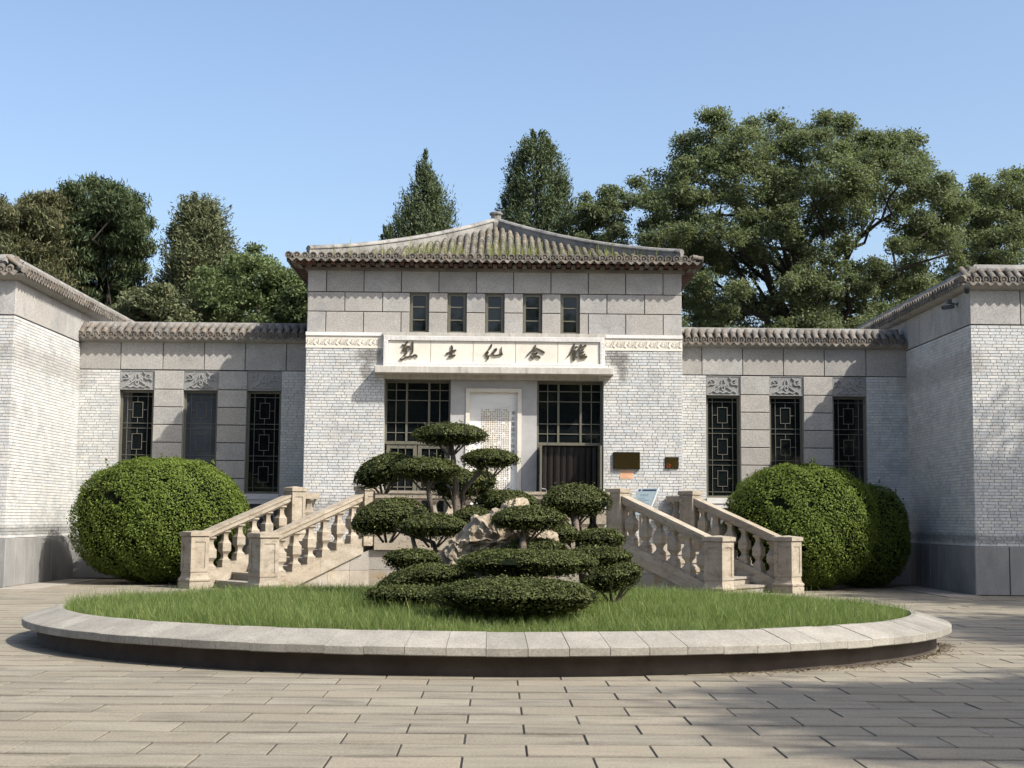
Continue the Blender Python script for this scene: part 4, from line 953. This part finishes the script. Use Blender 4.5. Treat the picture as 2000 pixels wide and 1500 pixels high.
# ------------------------------------------------------------------ leaves, in numpy
def quads_object(name, V, mat, parent=None, kind=None, nv=4):
    """V: (n, nv, 3) separate faces"""
    n = len(V); me = bpy.data.meshes.new(name); me.vertices.add(n*nv); me.vertices.foreach_set('co', V.astype(np.float32).ravel())
    me.loops.add(n*nv); me.loops.foreach_set('vertex_index', np.arange(n*nv, dtype=np.int32)); me.polygons.add(n)
    me.polygons.foreach_set('loop_start', np.arange(0, n*nv, nv, dtype=np.int32)); me.polygons.foreach_set('loop_total', np.full(n, nv, dtype=np.int32))
    me.materials.append(mat); me.update(); me.validate() if False else None
    o = bpy.data.objects.new(name, me); o['_wl'] = [0,0,0]; link(o, parent); tag(o, kind=kind); return o
def unit(a): return a/np.maximum(np.linalg.norm(a, axis=-1, keepdims=True), 1e-9)
def leaves(P, Nn, L, Wd, jit=.8, axis=None, ax_j=.6):
    """diamond leaf at each P; normal near Nn, long axis near axis (or random)"""
    n = len(P); nn = unit(Nn+RNG.normal(0, jit, (n, 3)))
    a = RNG.normal(0, 1, (n, 3)) if axis is None else unit(axis+RNG.normal(0, ax_j, (n, 3)))
    t = unit(a-nn*np.sum(a*nn, 1, keepdims=True)); b = np.cross(nn, t)
    s = RNG.uniform(.65, 1.3, (n, 1)); l, w = L*s/2, Wd*s/2
    bend = nn*(l*.25)
    return np.stack([P-t*l-bend*.5, P+b*w+bend*.3, P+t*l-bend*.5, P-b*w+bend*.3], 1)
def sph(n): return unit(RNG.normal(0, 1, (n, 3)))
def superell(d, r, e=2.0):
    k = (np.abs(d[:,0]/r[0])**e+np.abs(d[:,1]/r[1])**e+np.abs(d[:,2]/r[2])**e)**(-1/e); return d*k[:,None]
def core_mesh(name, c, r, mat, parent, e=2.0, noise_amp=.05, flat=0, shrink=.9):
    bm = bmesh.new(); bmesh.ops.create_icosphere(bm, subdivisions=4, radius=1); P = np.array([v.co[:] for v in bm.verts]); Q = superell(unit(P), r, e)*shrink
    if flat: Q[:,2] = np.where(Q[:,2] < 0, Q[:,2]*flat, Q[:,2])
    for v, q in zip(bm.verts, Q): v.co = (q[0]+c[0], q[1]+c[1], q[2]+c[2])
    me = bpy.data.meshes.new(name); bm.to_mesh(me); bm.free(); me.materials.append(mat); me.polygons.foreach_set('use_smooth', [True]*len(me.polygons))
    o = bpy.data.objects.new(name, me); o['_wl'] = [0,0,0]; return link(o, parent)

# dry litter along the planter foot, and weeds on the hall roof
nl_ = 900; ta = RNG.uniform(-1.15, -.10, nl_); rr0 = RNG.gamma(1.5, .045, nl_); lp = np.stack([(WA+.02+rr0)*np.cos(ta), PC+(WB+.02+rr0)*np.sin(ta), RNG.uniform(.003,.012,nl_)], 1)
lit = quads_object('leaf_litter', leaves(lp, np.tile([0,0,1.], (nl_,1)), .03, .014, .35), plain('dry_litter', (.10,.075,.045), .9, var=.5, scale=40), kind='stuff'); tag(lit, 'dry brown litter along the foot of the planter wall', 'leaf litter')
quads_object('weeds', WEEDV, L_WEED, roof, kind='stuff')
# grass
rng = RNG; nB = 165000; th = rng.uniform(0, 2*np.pi, nB); rr_ = np.sqrt(rng.uniform(0, 1, nB)); gx, gy = (IA-.02)*rr_*np.cos(th), PC+(IB-.02)*rr_*np.sin(th)
keep = rng.uniform(0, 1, nB) < np.where(gy < PC+1.5, 1, .75); gx, gy = gx[keep], gy[keep]; nB = len(gx)
gz = .30+.11*(1-np.minimum(1, (gx/IA)**2+((gy-PC)/IB)**2))
pat = .75+.35*np.sin(gx*1.7+np.sin(gy*1.3)*2)*np.cos(gy*1.9+gx*.6)
h = rng.gamma(7, .0152, nB)*pat+.03; h = np.minimum(h, .25); h = np.where(rng.uniform(0,1,nB) < .025, h*1.5, h); az = rng.uniform(0, 2*np.pi, nB); lean = rng.uniform(.05, .95, nB)*h
dx, dy = np.cos(az)*lean-.02*h, np.sin(az)*lean; wv = rng.uniform(.0022, .0042, nB); fa = rng.uniform(0, np.pi, nB); wx, wy = np.cos(fa)*wv, np.sin(fa)*wv
B0 = np.stack([gx, gy, gz], 1); M0 = B0+np.stack([dx*.35, dy*.35, h*.62], 1); T0 = B0+np.stack([dx, dy, h*.97], 1); wvv = np.stack([wx, wy, 0*wx], 1)
Vg = np.stack([B0-wvv, B0+wvv, T0+wvv*.25, T0-wvv*.25], 1)
gr = quads_object('grass', Vg, L_GRASS, kind='stuff', nv=4); tag(gr, 'unmown green grass filling the oval planter', 'grass')

# ------------------------------------------------------------------ big clipped shrubs
def clipped(name, c, r, label, nl, e=2.3, parent=None, shoots=14):
    t = empty(name, (c[0], c[1], 0), label, 'shrub', 'round clipped shrubs by the steps')
    c = np.array(c); r = np.array(r); d = sph(nl); P = superell(d, r, e)
    nz = np.sin(P[:,0]*5.1+1)*np.cos(P[:,1]*4.3+P[:,2]*3.7)*.026+np.sin(P[:,0]*11+P[:,2]*9)*.014
    k = 1+nz+rng.normal(0, .016, nl)-np.abs(rng.normal(0, .03, nl)); P = P*k[:,None]; P[:,2] = np.maximum(P[:,2], -c[2]+.03)
    # a few hollows
    hol = np.zeros(nl, bool)
    for hx, hz, hr in ((-.42,.38,.10),(-.33,.30,.07),(-.02,.33,.05),(.18,.62,.04),(-.12,-.35,.05)):
        hol |= ((P[:,0]/r[0]-hx)**2+(P[:,2]/r[2]-hz)**2 < hr*hr*rng.uniform(.3,1.2,nl)) & (P[:,1] < 0)
    P = P[~hol]; d = d[~hol]
    V = leaves(P+c, d*1.2+np.array([0,0,.35]), .046, .029, .6)
    sh = []
    for k in range(shoots):
        dd = sph(1)[0]; dd[2] = abs(dd[2])*.6+.5; q = superell(unit(dd)[None], r, e)[0]+c; ln = rng.uniform(.06,.24)
        m = int(ln*70); tt_ = rng.uniform(0, 1, m)[:,None]; sh.append(q+tt_*np.array([rng.normal(0,.25),rng.normal(0,.2),1])*ln+rng.normal(0,.012,(m,3)))
    sh = np.concatenate(sh); V = np.concatenate([V, leaves(sh, sph(len(sh)), .055, .034, .5)])
    quads_object('foliage', V, L_BUXUS, t)
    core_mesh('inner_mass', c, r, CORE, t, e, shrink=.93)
    g = G()
    for k in range(5):
        a = k*1.25; g.tube([(c[0]+.12*math.cos(a), c[1]+.12*math.sin(a), 0), (c[0]+.4*r[0]*math.cos(a), c[1]+.4*r[1]*math.sin(a), c[2]*.7)], [.045,.02], 6)
    g.obj('stem', BARK, t); return t
clipped('clipped_shrub', (-7.0, 29.6, 1.33), (1.81, 1.40, 1.29), 'large round clipped green shrub at the sunlit side of the steps', 64000, 2.35)
clipped('clipped_shrub', (6.46, 29.3, 1.31), (1.57, 1.22, 1.29), 'large round clipped green shrub touching the shaded flight of steps', 54000, 2.35)
clipped('clipped_shrub', (8.03, 30.3, 1.13), (.98, .92, 1.12), 'smaller darker clipped shrub tucked behind the large one near the shaded pavilion', 27000, 2.3)

# ------------------------------------------------------------------ cloud-pruned topiary on the planter
def wpt(px, py, Y): return wall_xz(px, py, Y)
def pad(parent, x0, x1, ytop, ybot, D, tilt=0, dome=.55, depth=.68, flat=.55, droop=0):
    """cushion of foliage measured in the photograph: x range, top and underside, at distance D"""
    cx, cy = (x0+x1)/2, ytop+(ybot-ytop)*dome; X, Z = wpt(cx, cy, D); s = D/2718*1.004
    rx = (x1-x0)/2*s; hh = (ybot-ytop)*s; see = rx*depth*abs(1.4-Z)/D; hh = max(hh-1.2*see, hh*.5)*.94; rt = hh*dome; rb = hh*(1-dome)
    A = rx*rx*depth*4.2; nl = int(8800*A+3000); th_ = rng.uniform(0, 2*np.pi, nl); rad = rng.uniform(0, 1, nl)**.46; up = rng.uniform(0, 1, nl) < .66
    wob = 1+.06*np.sin(th_*3+D*7)+.045*np.sin(th_*5+D*3)+.03*np.sin(th_*11+D*5)
    ex = 3.3 if ybot > 1062 else 2.4
    zt_ = rt*np.maximum(1-rad**ex, 0)**.72; zb_ = -rb*np.maximum(1-rad**3.0, 0)**.8
    P = np.stack([rx*rad*wob*np.cos(th_), rx*depth*rad*wob*np.sin(th_), np.where(up, zt_, zb_)], 1); d = np.stack([0*rad, 0*rad, np.where(up, 1., -1.)], 1)
    sl_t = np.clip(1.5*rt/rx*rad**1.3/np.maximum(1-rad**ex, .05)**.3, 0, 6)
    nn = np.stack([np.cos(th_)*sl_t, np.sin(th_)*sl_t, np.where(up, 1., -1.)], 1)
    rel = np.clip(np.hypot(P[:,0]/rx, P[:,1]/(rx*depth)), 0, 1); P[:,2] -= droop*rel**2
    low = ~up; P[low] += rng.normal(0, .022, (low.sum(), 3)); P += rng.normal(0, .007, (nl, 3)); P *= (1+.05*np.sin(P[:,0]*7+D*3)*np.cos(P[:,1]*6+D))[:,None]; stray = rng.uniform(0,1,nl) < .035; P[stray] += np.abs(rng.normal(0,.03,(stray.sum(),1)))*unit(nn[stray])
    ct, st = math.cos(tilt), math.sin(tilt); rot = np.array([[ct,0,-st],[0,1,0],[st,0,ct]]); P = P@rot.T; nn = unit(nn)@rot.T; c = np.array([X, D, Z])
    V = leaves(P+c, nn*1.3, .034, .017, .55)
    o = quads_object('foliage_pad', V, L_TOP, parent)
    bm = bmesh.new(); bmesh.ops.create_icosphere(bm, subdivisions=3, radius=1); Q = np.array([v.co[:] for v in bm.verts]); Q = unit(Q); rq = np.hypot(Q[:,0], Q[:,1]); zq = np.where(Q[:,2] > 0, rt*np.maximum(1-rq**ex, 0)**.72, -rb*np.maximum(1-rq**3, 0)**.8)
    Q2 = np.stack([Q[:,0]*rx, Q[:,1]*rx*depth, zq], 1)*.94; Q2[:,2] -= .006; Q2 = Q2@rot.T+c
    for v, q in zip(bm.verts, Q2): v.co = q
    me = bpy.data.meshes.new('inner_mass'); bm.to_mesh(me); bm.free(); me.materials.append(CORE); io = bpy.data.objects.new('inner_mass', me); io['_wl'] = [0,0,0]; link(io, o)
    return c, rb
def topi(label, base, pads, trunks):
    t = empty('topiary_shrub', (base[0], base[1], .38), label, 'topiary', 'cloud-pruned shrubs on the planter'); C = []
    for p in pads: C.append(pad(t, *p[:5], **(p[5] if len(p) > 5 else {})))
    for pts, r0, r1 in trunks:
        w = []
        for (px, py, D) in pts: X, Z = wpt(px, py, D); w.append((X+rng.normal(0,.008), D, Z))
        m = len(w); g = G(); g.tube(w, [.68*(r0+(r1-r0)*i/(m-1))*(1+.15*math.sin(i*2.1)) for i in range(m)], 7); g.sm = True; g.obj('trunk', BARKL, t)
    # twigs under each cushion
    for c, rb in C:
        g = G()
        for k in range(7):
            a = k*.9; g.tube([(c[0]+.05*math.cos(a), c[1]+.05*math.sin(a), c[2]-rb-.14), (c[0]+.24*math.cos(a), c[1]+.2*math.sin(a), c[2]-rb*.5)], [.014,.007], 5)
        g.obj('twigs', BARKL, t)
    return t
topi('tallest cloud-pruned shrub with the highest cushions, rising behind the rock', (-.55, 17.6), [
 (809,952,825,868,17.6,dict(dome=.62,flat=.5)), (902,1011,876,912,17.5,dict(dome=.6)), (690,806,888,944,17.9,dict(tilt=.42,dome=.55)), (764,896,892,936,17.3,dict(dome=.6)),
 (842,935,912,974,18.2,dict(dome=.5)), (905,969,916,968,18.3,dict(dome=.5)), (929,1054,957,1000,17.9,dict(dome=.6)), (885,962,991,1026,17.4,dict(dome=.55))],
 [([(895,1150,17.4),(892,1020,17.5),(890,940,17.6),(885,895,17.6),(880,868,17.6)],.085,.04), ([(912,1150,17.6),(905,1000,17.6),(900,960,17.6),(936,925,17.5),(944,905,17.5)],.07,.03), ([(842,1005,17.3),(838,965,17.3),(834,940,17.3),(830,925,17.3)],.05,.03), ([(892,1040,17.5),(850,1040,17.4),(842,1005,17.3)],.06,.05),
  ([(880,868,17.6),(860,850,17.6)],.03,.015), ([(880,870,17.6),(905,850,17.6)],.03,.015), ([(834,945,17.3),(800,928,17.5),(760,915,17.8)],.03,.02), ([(890,960,17.6),(870,945,18.1)],.03,.02), ([(905,990,17.7),(985,985,17.9)],.03,.02)])
topi('cloud-pruned shrub spreading low on the sunlit side of the rock', (-1.0, 16.2), [
 (684,830,974,1038,17.1,dict(tilt=.20,dome=.6)), (777,916,1004,1046,16.4,dict(dome=.62)), (751,859,1073,1110,15.9,dict(dome=.5)), (738,862,1108,1150,15.7,dict(tilt=.3,dome=.55)), (800,916,1103,1140,15.6,dict(dome=.6)), (720,876,1142,1178,15.0,dict(dome=.55))],
 [([(850,1200,15.9),(835,1120,16.1),(812,1070,16.3),(806,1045,16.4)],.07,.035), ([(850,1190,15.9),(858,1100,16.2),(850,1060,16.6),(760,1030,17.0)],.06,.03), ([(850,1180,15.9),(810,1150,15.4),(790,1165,15.1)],.05,.03), ([(845,1140,16.0),(805,1100,15.9)],.04,.02)])
topi('cloud-pruned shrub with the two widest flat cushions at the front of the planter', (.3, 14.6), [
 (854,1173,1127,1200,14.2,dict(dome=.5,depth=.75)), (894,1170,1072,1122,15.0,dict(dome=.55,depth=.75)), (988,1090,1052,1080,15.5,dict(dome=.6)), (958,1098,987,1034,15.4,dict(dome=.62))],
 [([(1012,1235,14.5),(1010,1190,14.5),(1018,1130,14.8),(1024,1100,15.0),(1022,1060,15.3),(1024,1030,15.4)],.10,.04), ([(1010,1190,14.5),(960,1160,14.4)],.05,.03), ([(1012,1190,14.5),(1080,1160,14.4)],.05,.03)])
topi('cloud-pruned shrub with one high dome and side cushions towards the shaded flight', (1.15, 16.6), [
 (1053,1191,944,1008,17.2,dict(dome=.6)), (1028,1134,1021,1060,16.7,dict(dome=.55)), (1127,1221,1033,1072,16.7,dict(dome=.5)), (1096,1238,1069,1106,16.1,dict(dome=.5)), (1140,1255,1104,1152,15.9,dict(tilt=-.25*-1,dome=.5))],
 [([(1150,1200,16.3),(1140,1140,16.4),(1128,1080,16.6),(1122,1010,17.1),(1120,990,17.2)],.08,.04), ([(1135,1100,16.5),(1100,1060,16.6),(1080,1045,16.7)],.04,.02), ([(1130,1090,16.5),(1165,1070,16.6)],.04,.02), ([(1140,1140,16.4),(1180,1140,16.0)],.05,.03), ([(1136,1110,16.4),(1160,1095,16.2)],.04,.02), ([(1122,1010,17.1),(1142,985,17.2)],.03,.02)])
# ridged rock in the middle
def rock(label, poly, D, th, seed):
    """boulder from a silhouette, thickened and creased"""
    P = [wpt(x, y, D) for x, y in poly]; bm = bmesh.new(); cx = sum(p[0] for p in P)/len(P); cz = sum(p[1] for p in P)/len(P); rows = 9; rr = random.Random(seed); vs = []
    for k in range(rows):
        a = -math.pi/2+math.pi*k/(rows-1); sc = max(.12, math.cos(a)**.55); y = D+math.sin(a)*th
        vs.append([bm.verts.new((cx+(p[0]-cx)*sc+rr.gauss(0,.02), y+rr.gauss(0,.03), cz-.05+(p[1]-cz+.05)*sc+rr.gauss(0,.02))) for p in P])
    n = len(P)
    for k in range(rows-1):
        for i in range(n): bm.faces.new((vs[k][i], vs[k][(i+1)%n], vs[k+1][(i+1)%n], vs[k+1][i]))
    bm.faces.new(vs[0][::-1]); bm.faces.new(vs[-1]); bmesh.ops.recalc_face_normals(bm, faces=bm.faces)
    bmesh.ops.subdivide_edges(bm, edges=bm.edges[:], cuts=4, use_grid_fill=True)
    from mathutils import noise as mn
    for v in bm.verts:
        q = v.co; d = mn.noise(Vector((q.x*3+seed, q.y*3, q.z*3)))*.07-abs(mn.noise(Vector((q.x*13+q.z*6, q.y*4, q.z*4-q.x*3))))*.10+abs(mn.noise(Vector((q.x*30+q.z*9, q.y*9, q.z*7-q.x*6))))*.035
        v.co = q+v.normal*(d-.02)
    me = bpy.data.meshes.new('boulder'); bm.to_mesh(me); bm.free(); me.materials.append(ROCK); o = bpy.data.objects.new('boulder', me); COL.objects.link(o); tag(o, label, 'rock'); return o
rock('tall ridged cream rock standing in the middle of the topiary', [(857,1130),(859,1092),(872,1060),(898,1040),(922,1010),(950,998),(975,985),(985,972),(1008,970),(1030,975),(1052,992),(1068,1020),(1090,1050),(1100,1090),(1090,1140),(960,1150)], 16.2, .42, 3)
rock('small tan stone peeping out between the side cushions', [(1085,1120),(1090,1060),(1098,1056),(1112,1055),(1116,1070),(1118,1120)], 17.0, .2, 8)

# ------------------------------------------------------------------ trees
def limb(g, a, b, r0, r1, seg=5, wob=.12):
    a, b = np.array(a, float), np.array(b, float); L = np.linalg.norm(b-a); pts = []
    for i in range(seg+1):
        t = i/seg; p = a+(b-a)*t+(rng.normal(0, wob*L*.12, 3) if 0 < i < seg else 0); p[2] += .10*L*math.sin(math.pi*t)*(1 if b[2] > a[2] else -.3); pts.append(tuple(p))
    g.tube(pts, [r0+(r1-r0)*i/seg for i in range(seg+1)], 6); return pts
def broad(name, label, lumps, D, trunk_px, base_z, mat, leaf=(.15,.085), per=1.0, r_trunk=.35, group=None, dep=.8, sub=(.30,.55), cat='tree', spray=None, shr=.86, dy=0):
    """crown = clumps of leaves gathered in lumps (x, y, radius in photograph pixels at distance D)"""
    X0, _ = wpt(trunk_px, 1000, D); t = empty(name, (X0, D, 0), label, cat, group); s = D/2718
    Ps = []; Ns = []; g = G(); fork = (X0+.1, D, base_z); limb(g, (X0, D, -.05), fork, r_trunk, r_trunk*.8, 5, .1)
    zs = []
    for (px, py, r) in lumps:
        X, Z = wpt(px, py, D); zs.append(Z)
    big = []; mains = set((a, b) for a, b, _ in lumps[::2]) | set((a, b) for a, b, _ in lumps[1::4])
    for (px, py, r) in lumps:
        big.append((px, py, r))
        for k in range(3):
            a = rng.uniform(0, 6.28); q = rng.uniform(.7, 1.12); big.append((px+math.cos(a)*r*q, py+math.sin(a)*r*q*.85, r*rng.uniform(.28, .5)))
    for (px, py, r) in list(lumps):
        for k in range(4):
            a = rng.uniform(0, 6.28); big.append((px+math.cos(a)*r*1.18, py+math.sin(a)*r*1.08, r*.13))
    for (px, py, r) in big:
        r = r*shr; R_ = r*s; Y = D+rng.uniform(-1, 1)*dep*2.2; X, Z = wpt(px, py+dy, Y)
        c = np.array([X, Y, Z]); main = (px, py) in mains
        if main: limb(g, fork, c-np.array([0,0,R_*.3]), r_trunk*.24, .02, 6, .5)
        nsub = int(34*per*(R_/1.0)**2/(np.mean(sub)/.42)**2)+9
        dd = sph(nsub); dd[:,2] *= .85; u = rng.uniform(.05, 1.0, nsub)**.40*1.06
        sc = c+dd*(u*R_)[:,None]*np.array([1, 1, .82])
        for q, d1 in zip(sc, dd):
            rc = rng.uniform(*sub); n = int(92*per*(rc/.42)**2/(leaf[0]*leaf[1]/.0128)**.85)
            e = np.clip(rng.normal(0, .5, (n, 3)), -1, 1)*np.array([rc, rc, rc*.62]); Ps.append(q+e); Ns.append(np.tile(d1*.3+np.array([0,0,.6]), (n,1)))
        for k in range(3 if main else 1):
            q = sc[k]; g.tube([tuple(c-np.array([0,0,R_*.3])), tuple((c+q)/2), tuple(q)], [.018,.012,.005], 5)
    P = np.concatenate(Ps); Nn = np.concatenate(Ns)
    V = leaves(P, Nn, leaf[0], leaf[1], .75) if spray is None else leaves(P, np.tile([0,-.2,.2], (len(P),1)), leaf[0], leaf[1], 1.0, Nn*np.array([1.6,1.6,1.0])+np.array([0,0,spray]), .42)
    quads_object('crown', V, mat, t); g.obj('trunk', BARK, t); return t
def conifer(name, label, px, top, bottom, D, prof, mat, n=26000, spray=(.24,.07), base_z=0, group=None, ragged=.12, lean=0, upward=1.0, clump=.55):
    """cone of upward sprays; prof = [(y px, half-width px)] measured in the photograph"""
    s = D/2718; X0, Zt = wpt(px, top, D); t = empty(name, (X0, D, 0), label, 'tree', group)
    ys = [p[0] for p in prof]; ws = [p[1]*s for p in prof]; nc = int(n/55); P = []; A = []
    area = np.interp(np.linspace(top, bottom, 200), ys, ws)+.02; cdf = np.cumsum(area); cdf /= cdf[-1]
    g = G(); Xb, Zb = wpt(px, bottom, D); g.tube([(X0, D, -.05), (X0, D, Zb), (X0, D, Zt-.5)], [.26,.18,.02], 7)
    for k in range(nc):
        y = top+(bottom-top)*np.searchsorted(cdf, rng.uniform())/200; w = np.interp(y, ys, ws); th = rng.uniform(0, 2*np.pi); u = rng.uniform(.25, 1)**.45
        lob = 1+ragged*math.sin(th*3+y*.05)+ragged*rng.normal(0, .7)
        X, Z = wpt(px, y, D); q = np.array([X+math.cos(th)*w*u*lob, D+math.sin(th)*w*u*lob, Z]); out = np.array([math.cos(th), math.sin(th), 0])
        m = 55; sp = clump*(.6+.8*rng.uniform())*min(1, .35+w/1.2); e = np.clip(rng.normal(0, .33, (m, 3)), -.6, .6)*sp*np.array([.6,.6,1.0]); ax = out*.55+np.array([0,0,upward])
        P.append(q+e+ax*(e[:,2:3]*.5)); A.append(np.tile(ax, (m,1)))
        if k % 14 == 0: g.tube([(X0, D, max(Zb, Z-.5)), tuple(q)], [.03,.01], 4)
    P = np.concatenate(P); A = np.concatenate(A); V = leaves(P, np.tile([0,-.2,.2], (len(P),1)), spray[0], spray[1], 1.0, A, .38)
    quads_object('crown', V, mat, t); g.obj('trunk', BARK, t); return t
TG = 'trees rising behind the building'
conifer('cypress_tree', 'narrow pointed cypress with a bare tip behind the hall roof', 831, 300, 640, 47, [(300,2),(345,15),(370,24),(405,42),(445,60),(500,72),(640,84)], L_CYP, 48000, (.15,.034), group=TG, ragged=.10, upward=1.3)
conifer('cypress_tree', 'full rounded cypress rising just behind the roof finial', 1049, 262, 640, 49, [(262,8),(278,24),(305,42),(345,58),(390,70),(440,80),(520,88),(640,92)], L_CYP, 64000, (.13,.042), group=TG, ragged=.03, upward=.9, clump=.42)
conifer('cypress_tree', 'slim small cypress shoots just beside the narrow pointed cypress', 758, 432, 640, 46, [(432,3),(450,8),(475,16),(640,24)], L_CYP, 10000, (.14,.032), group=TG, upward=1.4, clump=.35)
conifer('juniper_tree', 'ragged olive juniper with a crooked wispy top behind the half shaded wing', 392, 383, 660, 43, [(385,12),(405,27),(430,42),(470,55),(520,68),(580,80),(660,92)], L_JUNO, 46000, (.15,.04), group=TG, ragged=.24, upward=.5)
for (dx, dy) in ((-42, 22), (-30, 8), (28, 20)):
    pass
broad('juniper_tree', 'big dark green juniper with an uneven crown, tallest on its side of the hall', [(200,392,36),(165,410,40),(232,402,30),(130,450,42),(185,460,52),(236,455,42),(255,432,24),(264,492,30),(150,520,55),(210,530,52),(252,560,38),(190,590,55),(120,570,45),(245,620,42)], 44, 195, 3.0, L_JUN, (.19,.04), .60, .35, TG, .9, (.24,.46), spray=.35)
broad('juniper_tree', 'brown tinged juniper beside the dark juniper above the sunlit pavilion', [(75,425,30),(105,415,26),(60,455,34),(95,470,36),(45,500,34),(80,530,42),(110,560,40),(40,560,40),(60,600,40)], 42, 75, 3.0, L_JUNB, (.18,.04), .62, .28, TG, .6, (.2,.42), spray=.3)
broad('juniper_tree', 'brown tree top cut by the picture edge above the sunlit pavilion', [(-5,410,16),(-25,440,34),(0,450,22),(-10,490,30),(8,520,24),(-30,560,50)], 41, -20, 3.0, L_JUNB, (.18,.036), .75, .25, TG, .5, (.2,.4), spray=.3)
broad('leafy_tree', 'fresh green leafy tree between the olive juniper and the hall', [(490,515,26),(455,530,30),(520,530,30),(550,560,28),(480,560,40),(530,590,38),(570,600,30),(440,590,40),(500,620,45),(560,630,40),(415,560,30)], 40, 505, 3.0, L_GRN, (.11,.052), .58, .2, TG, .6, (.18,.36))
broad('leafy_tree', 'small green leafy tree showing in the gap beside the hall wall', [(588,545,16),(598,575,22),(580,600,22),(604,620,26)], 39, 600, 3.0, L_GRN, (.12,.055), 1.0, .14, TG, .3, (.2,.35))
broad('leafy_tree', 'low olive green tree behind the sunlit pavilion parapet', [(305,592,22),(325,612,28),(285,610,28),(345,635,32),(270,630,34)], 39, 305, 2.5, L_JUNO, (.13,.05), 1.0, .2, TG, .5, (.22,.4))
BIG = [(1395,262,44),(1345,300,46),(1300,345,46),(1278,388,32),(1452,275,44),(1520,262,42),(1590,258,44),(1655,265,42),(1700,300,44),(1752,280,34),(1775,320,36),(1815,365,34),(1845,405,34),
 (1390,350,60),(1470,345,60),(1550,335,60),(1630,340,60),(1710,365,50),(1330,420,56),(1298,458,40),(1400,430,56),(1480,425,58),(1565,420,60),(1645,420,52),(1770,420,42),(1850,460,36),
 (1350,495,46),(1440,510,52),(1530,505,56),(1610,500,50),(1700,530,28),(1780,510,40),(1390,580,48),(1470,590,46),(1560,570,44),(1650,590,42),(1740,575,46),(1360,620,36),(1440,650,36),(1540,660,36),(1700,640,46),(1800,560,40),(1315,495,30)]
broad('pagoda_tree', 'huge spreading leafy tree with dark limbs filling the sky beside the hall', BIG, 46, 1578, 7.2, L_PAG, (.115,.055), .67, .48, TG, 1.3, (.20,.44), shr=.93, dy=12)
broad('pagoda_tree', 'leafy treetop at the picture edge above the shaded pavilion', [(1900,385,36),(1945,375,36),(1990,370,34),(2030,380,40),(1880,430,40),(1930,430,44),(1985,430,44),(1870,490,40),(1925,490,44),(1980,490,44),(2040,450,50),(1900,540,44),(1970,545,44),(2040,540,50)], 50, 1950, 6, L_PAG, (.12,.06), .50, .35, TG, 1.2, (.2,.42), dy=6)
broad('leafy_tree', 'thin open crowned tree between the rounded cypress and the huge tree', [(1165,400,24),(1195,395,22),(1150,430,24),(1185,435,24),(1155,470,24),(1195,475,24),(1170,520,30)], 48, 1180, 5, L_PAG, (.12,.055), .42, .2, TG, .6, (.18,.36), shr=.8)
# the shade trees outside the frame whose shadows fall on the paving and the pavilion; they share the meshes of one tree
def shade(name, label, X, Y, Zc, rx, rz_, seed, nl=26):
    t = empty(name, (X, Y, 0), label, 'tree', 'shade trees beside the court'); g = G(); limb(g, (X, Y, -.05), (X+.1, Y, Zc-rz_*.9), .28, .2, 5, .15); Ps = []
    lr = np.random.default_rng(seed)
    for k in range(nl):
        d = unit(lr.normal(0, 1, (1,3)))[0]; c = np.array([X, Y, Zc])+d*np.array([rx, rx, rz_])*lr.uniform(.25, .95); limb(g, (X+.1, Y, Zc-rz_*.9), c, .09, .02, 4, .3)
        for j in range(11):
            q = c+lr.normal(0, .55, 3)*np.array([1,1,.6]); n = 46; Ps.append(q+lr.normal(0, .24, (n,3)))
    P = np.concatenate(Ps); quads_object('crown', leaves(P, np.tile([0,0,.6], (len(P),1)), .20, .12, .8), L_PAG, t); g.obj('trunk', BARK, t); return t
shade('shade_tree', 'tall tree outside the frame shading the paving in front of the planter', 17.9, 1.5, 15.3, 2.9, 1.4, 1, 70)
shade('shade_tree', 'tall tree outside the frame shading the paving beside the planter', 21.9, 9.8, 14.7, 3.8, 2.3, 2, 80)
shade('shade_tree', 'tall tree outside the frame shading the front of the pavilion', 21.9, 19.8, 13.9, 3.7, 3.0, 3, 70)
pt = shade('court_tree', 'leafy tree across the court, seen only as a dark reflection in the glass', -30, -14, 7.6, 3.4, 6.0, 4, 90); tag(pt, group='trees behind the viewer')
# trees across the court behind the viewer: they show only as dark reflections in the glass
for k in range(1, 12):
    e = empty('court_tree', (-30+5.4*k, -14-2*(k % 2), 0), 'leafy tree across the court, seen only as a dark reflection in the glass', 'tree', 'trees behind the viewer')
    for ch in pt.children:
        o = ch.copy(); COL.objects.link(o); o.parent = e; o.matrix_parent_inverse = Matrix.Translation((30, 14, 0))
    e.rotation_euler.z = k*1.3; e.scale = (1.15, 1.15, .92+.05*(k % 5))
clean_tags()
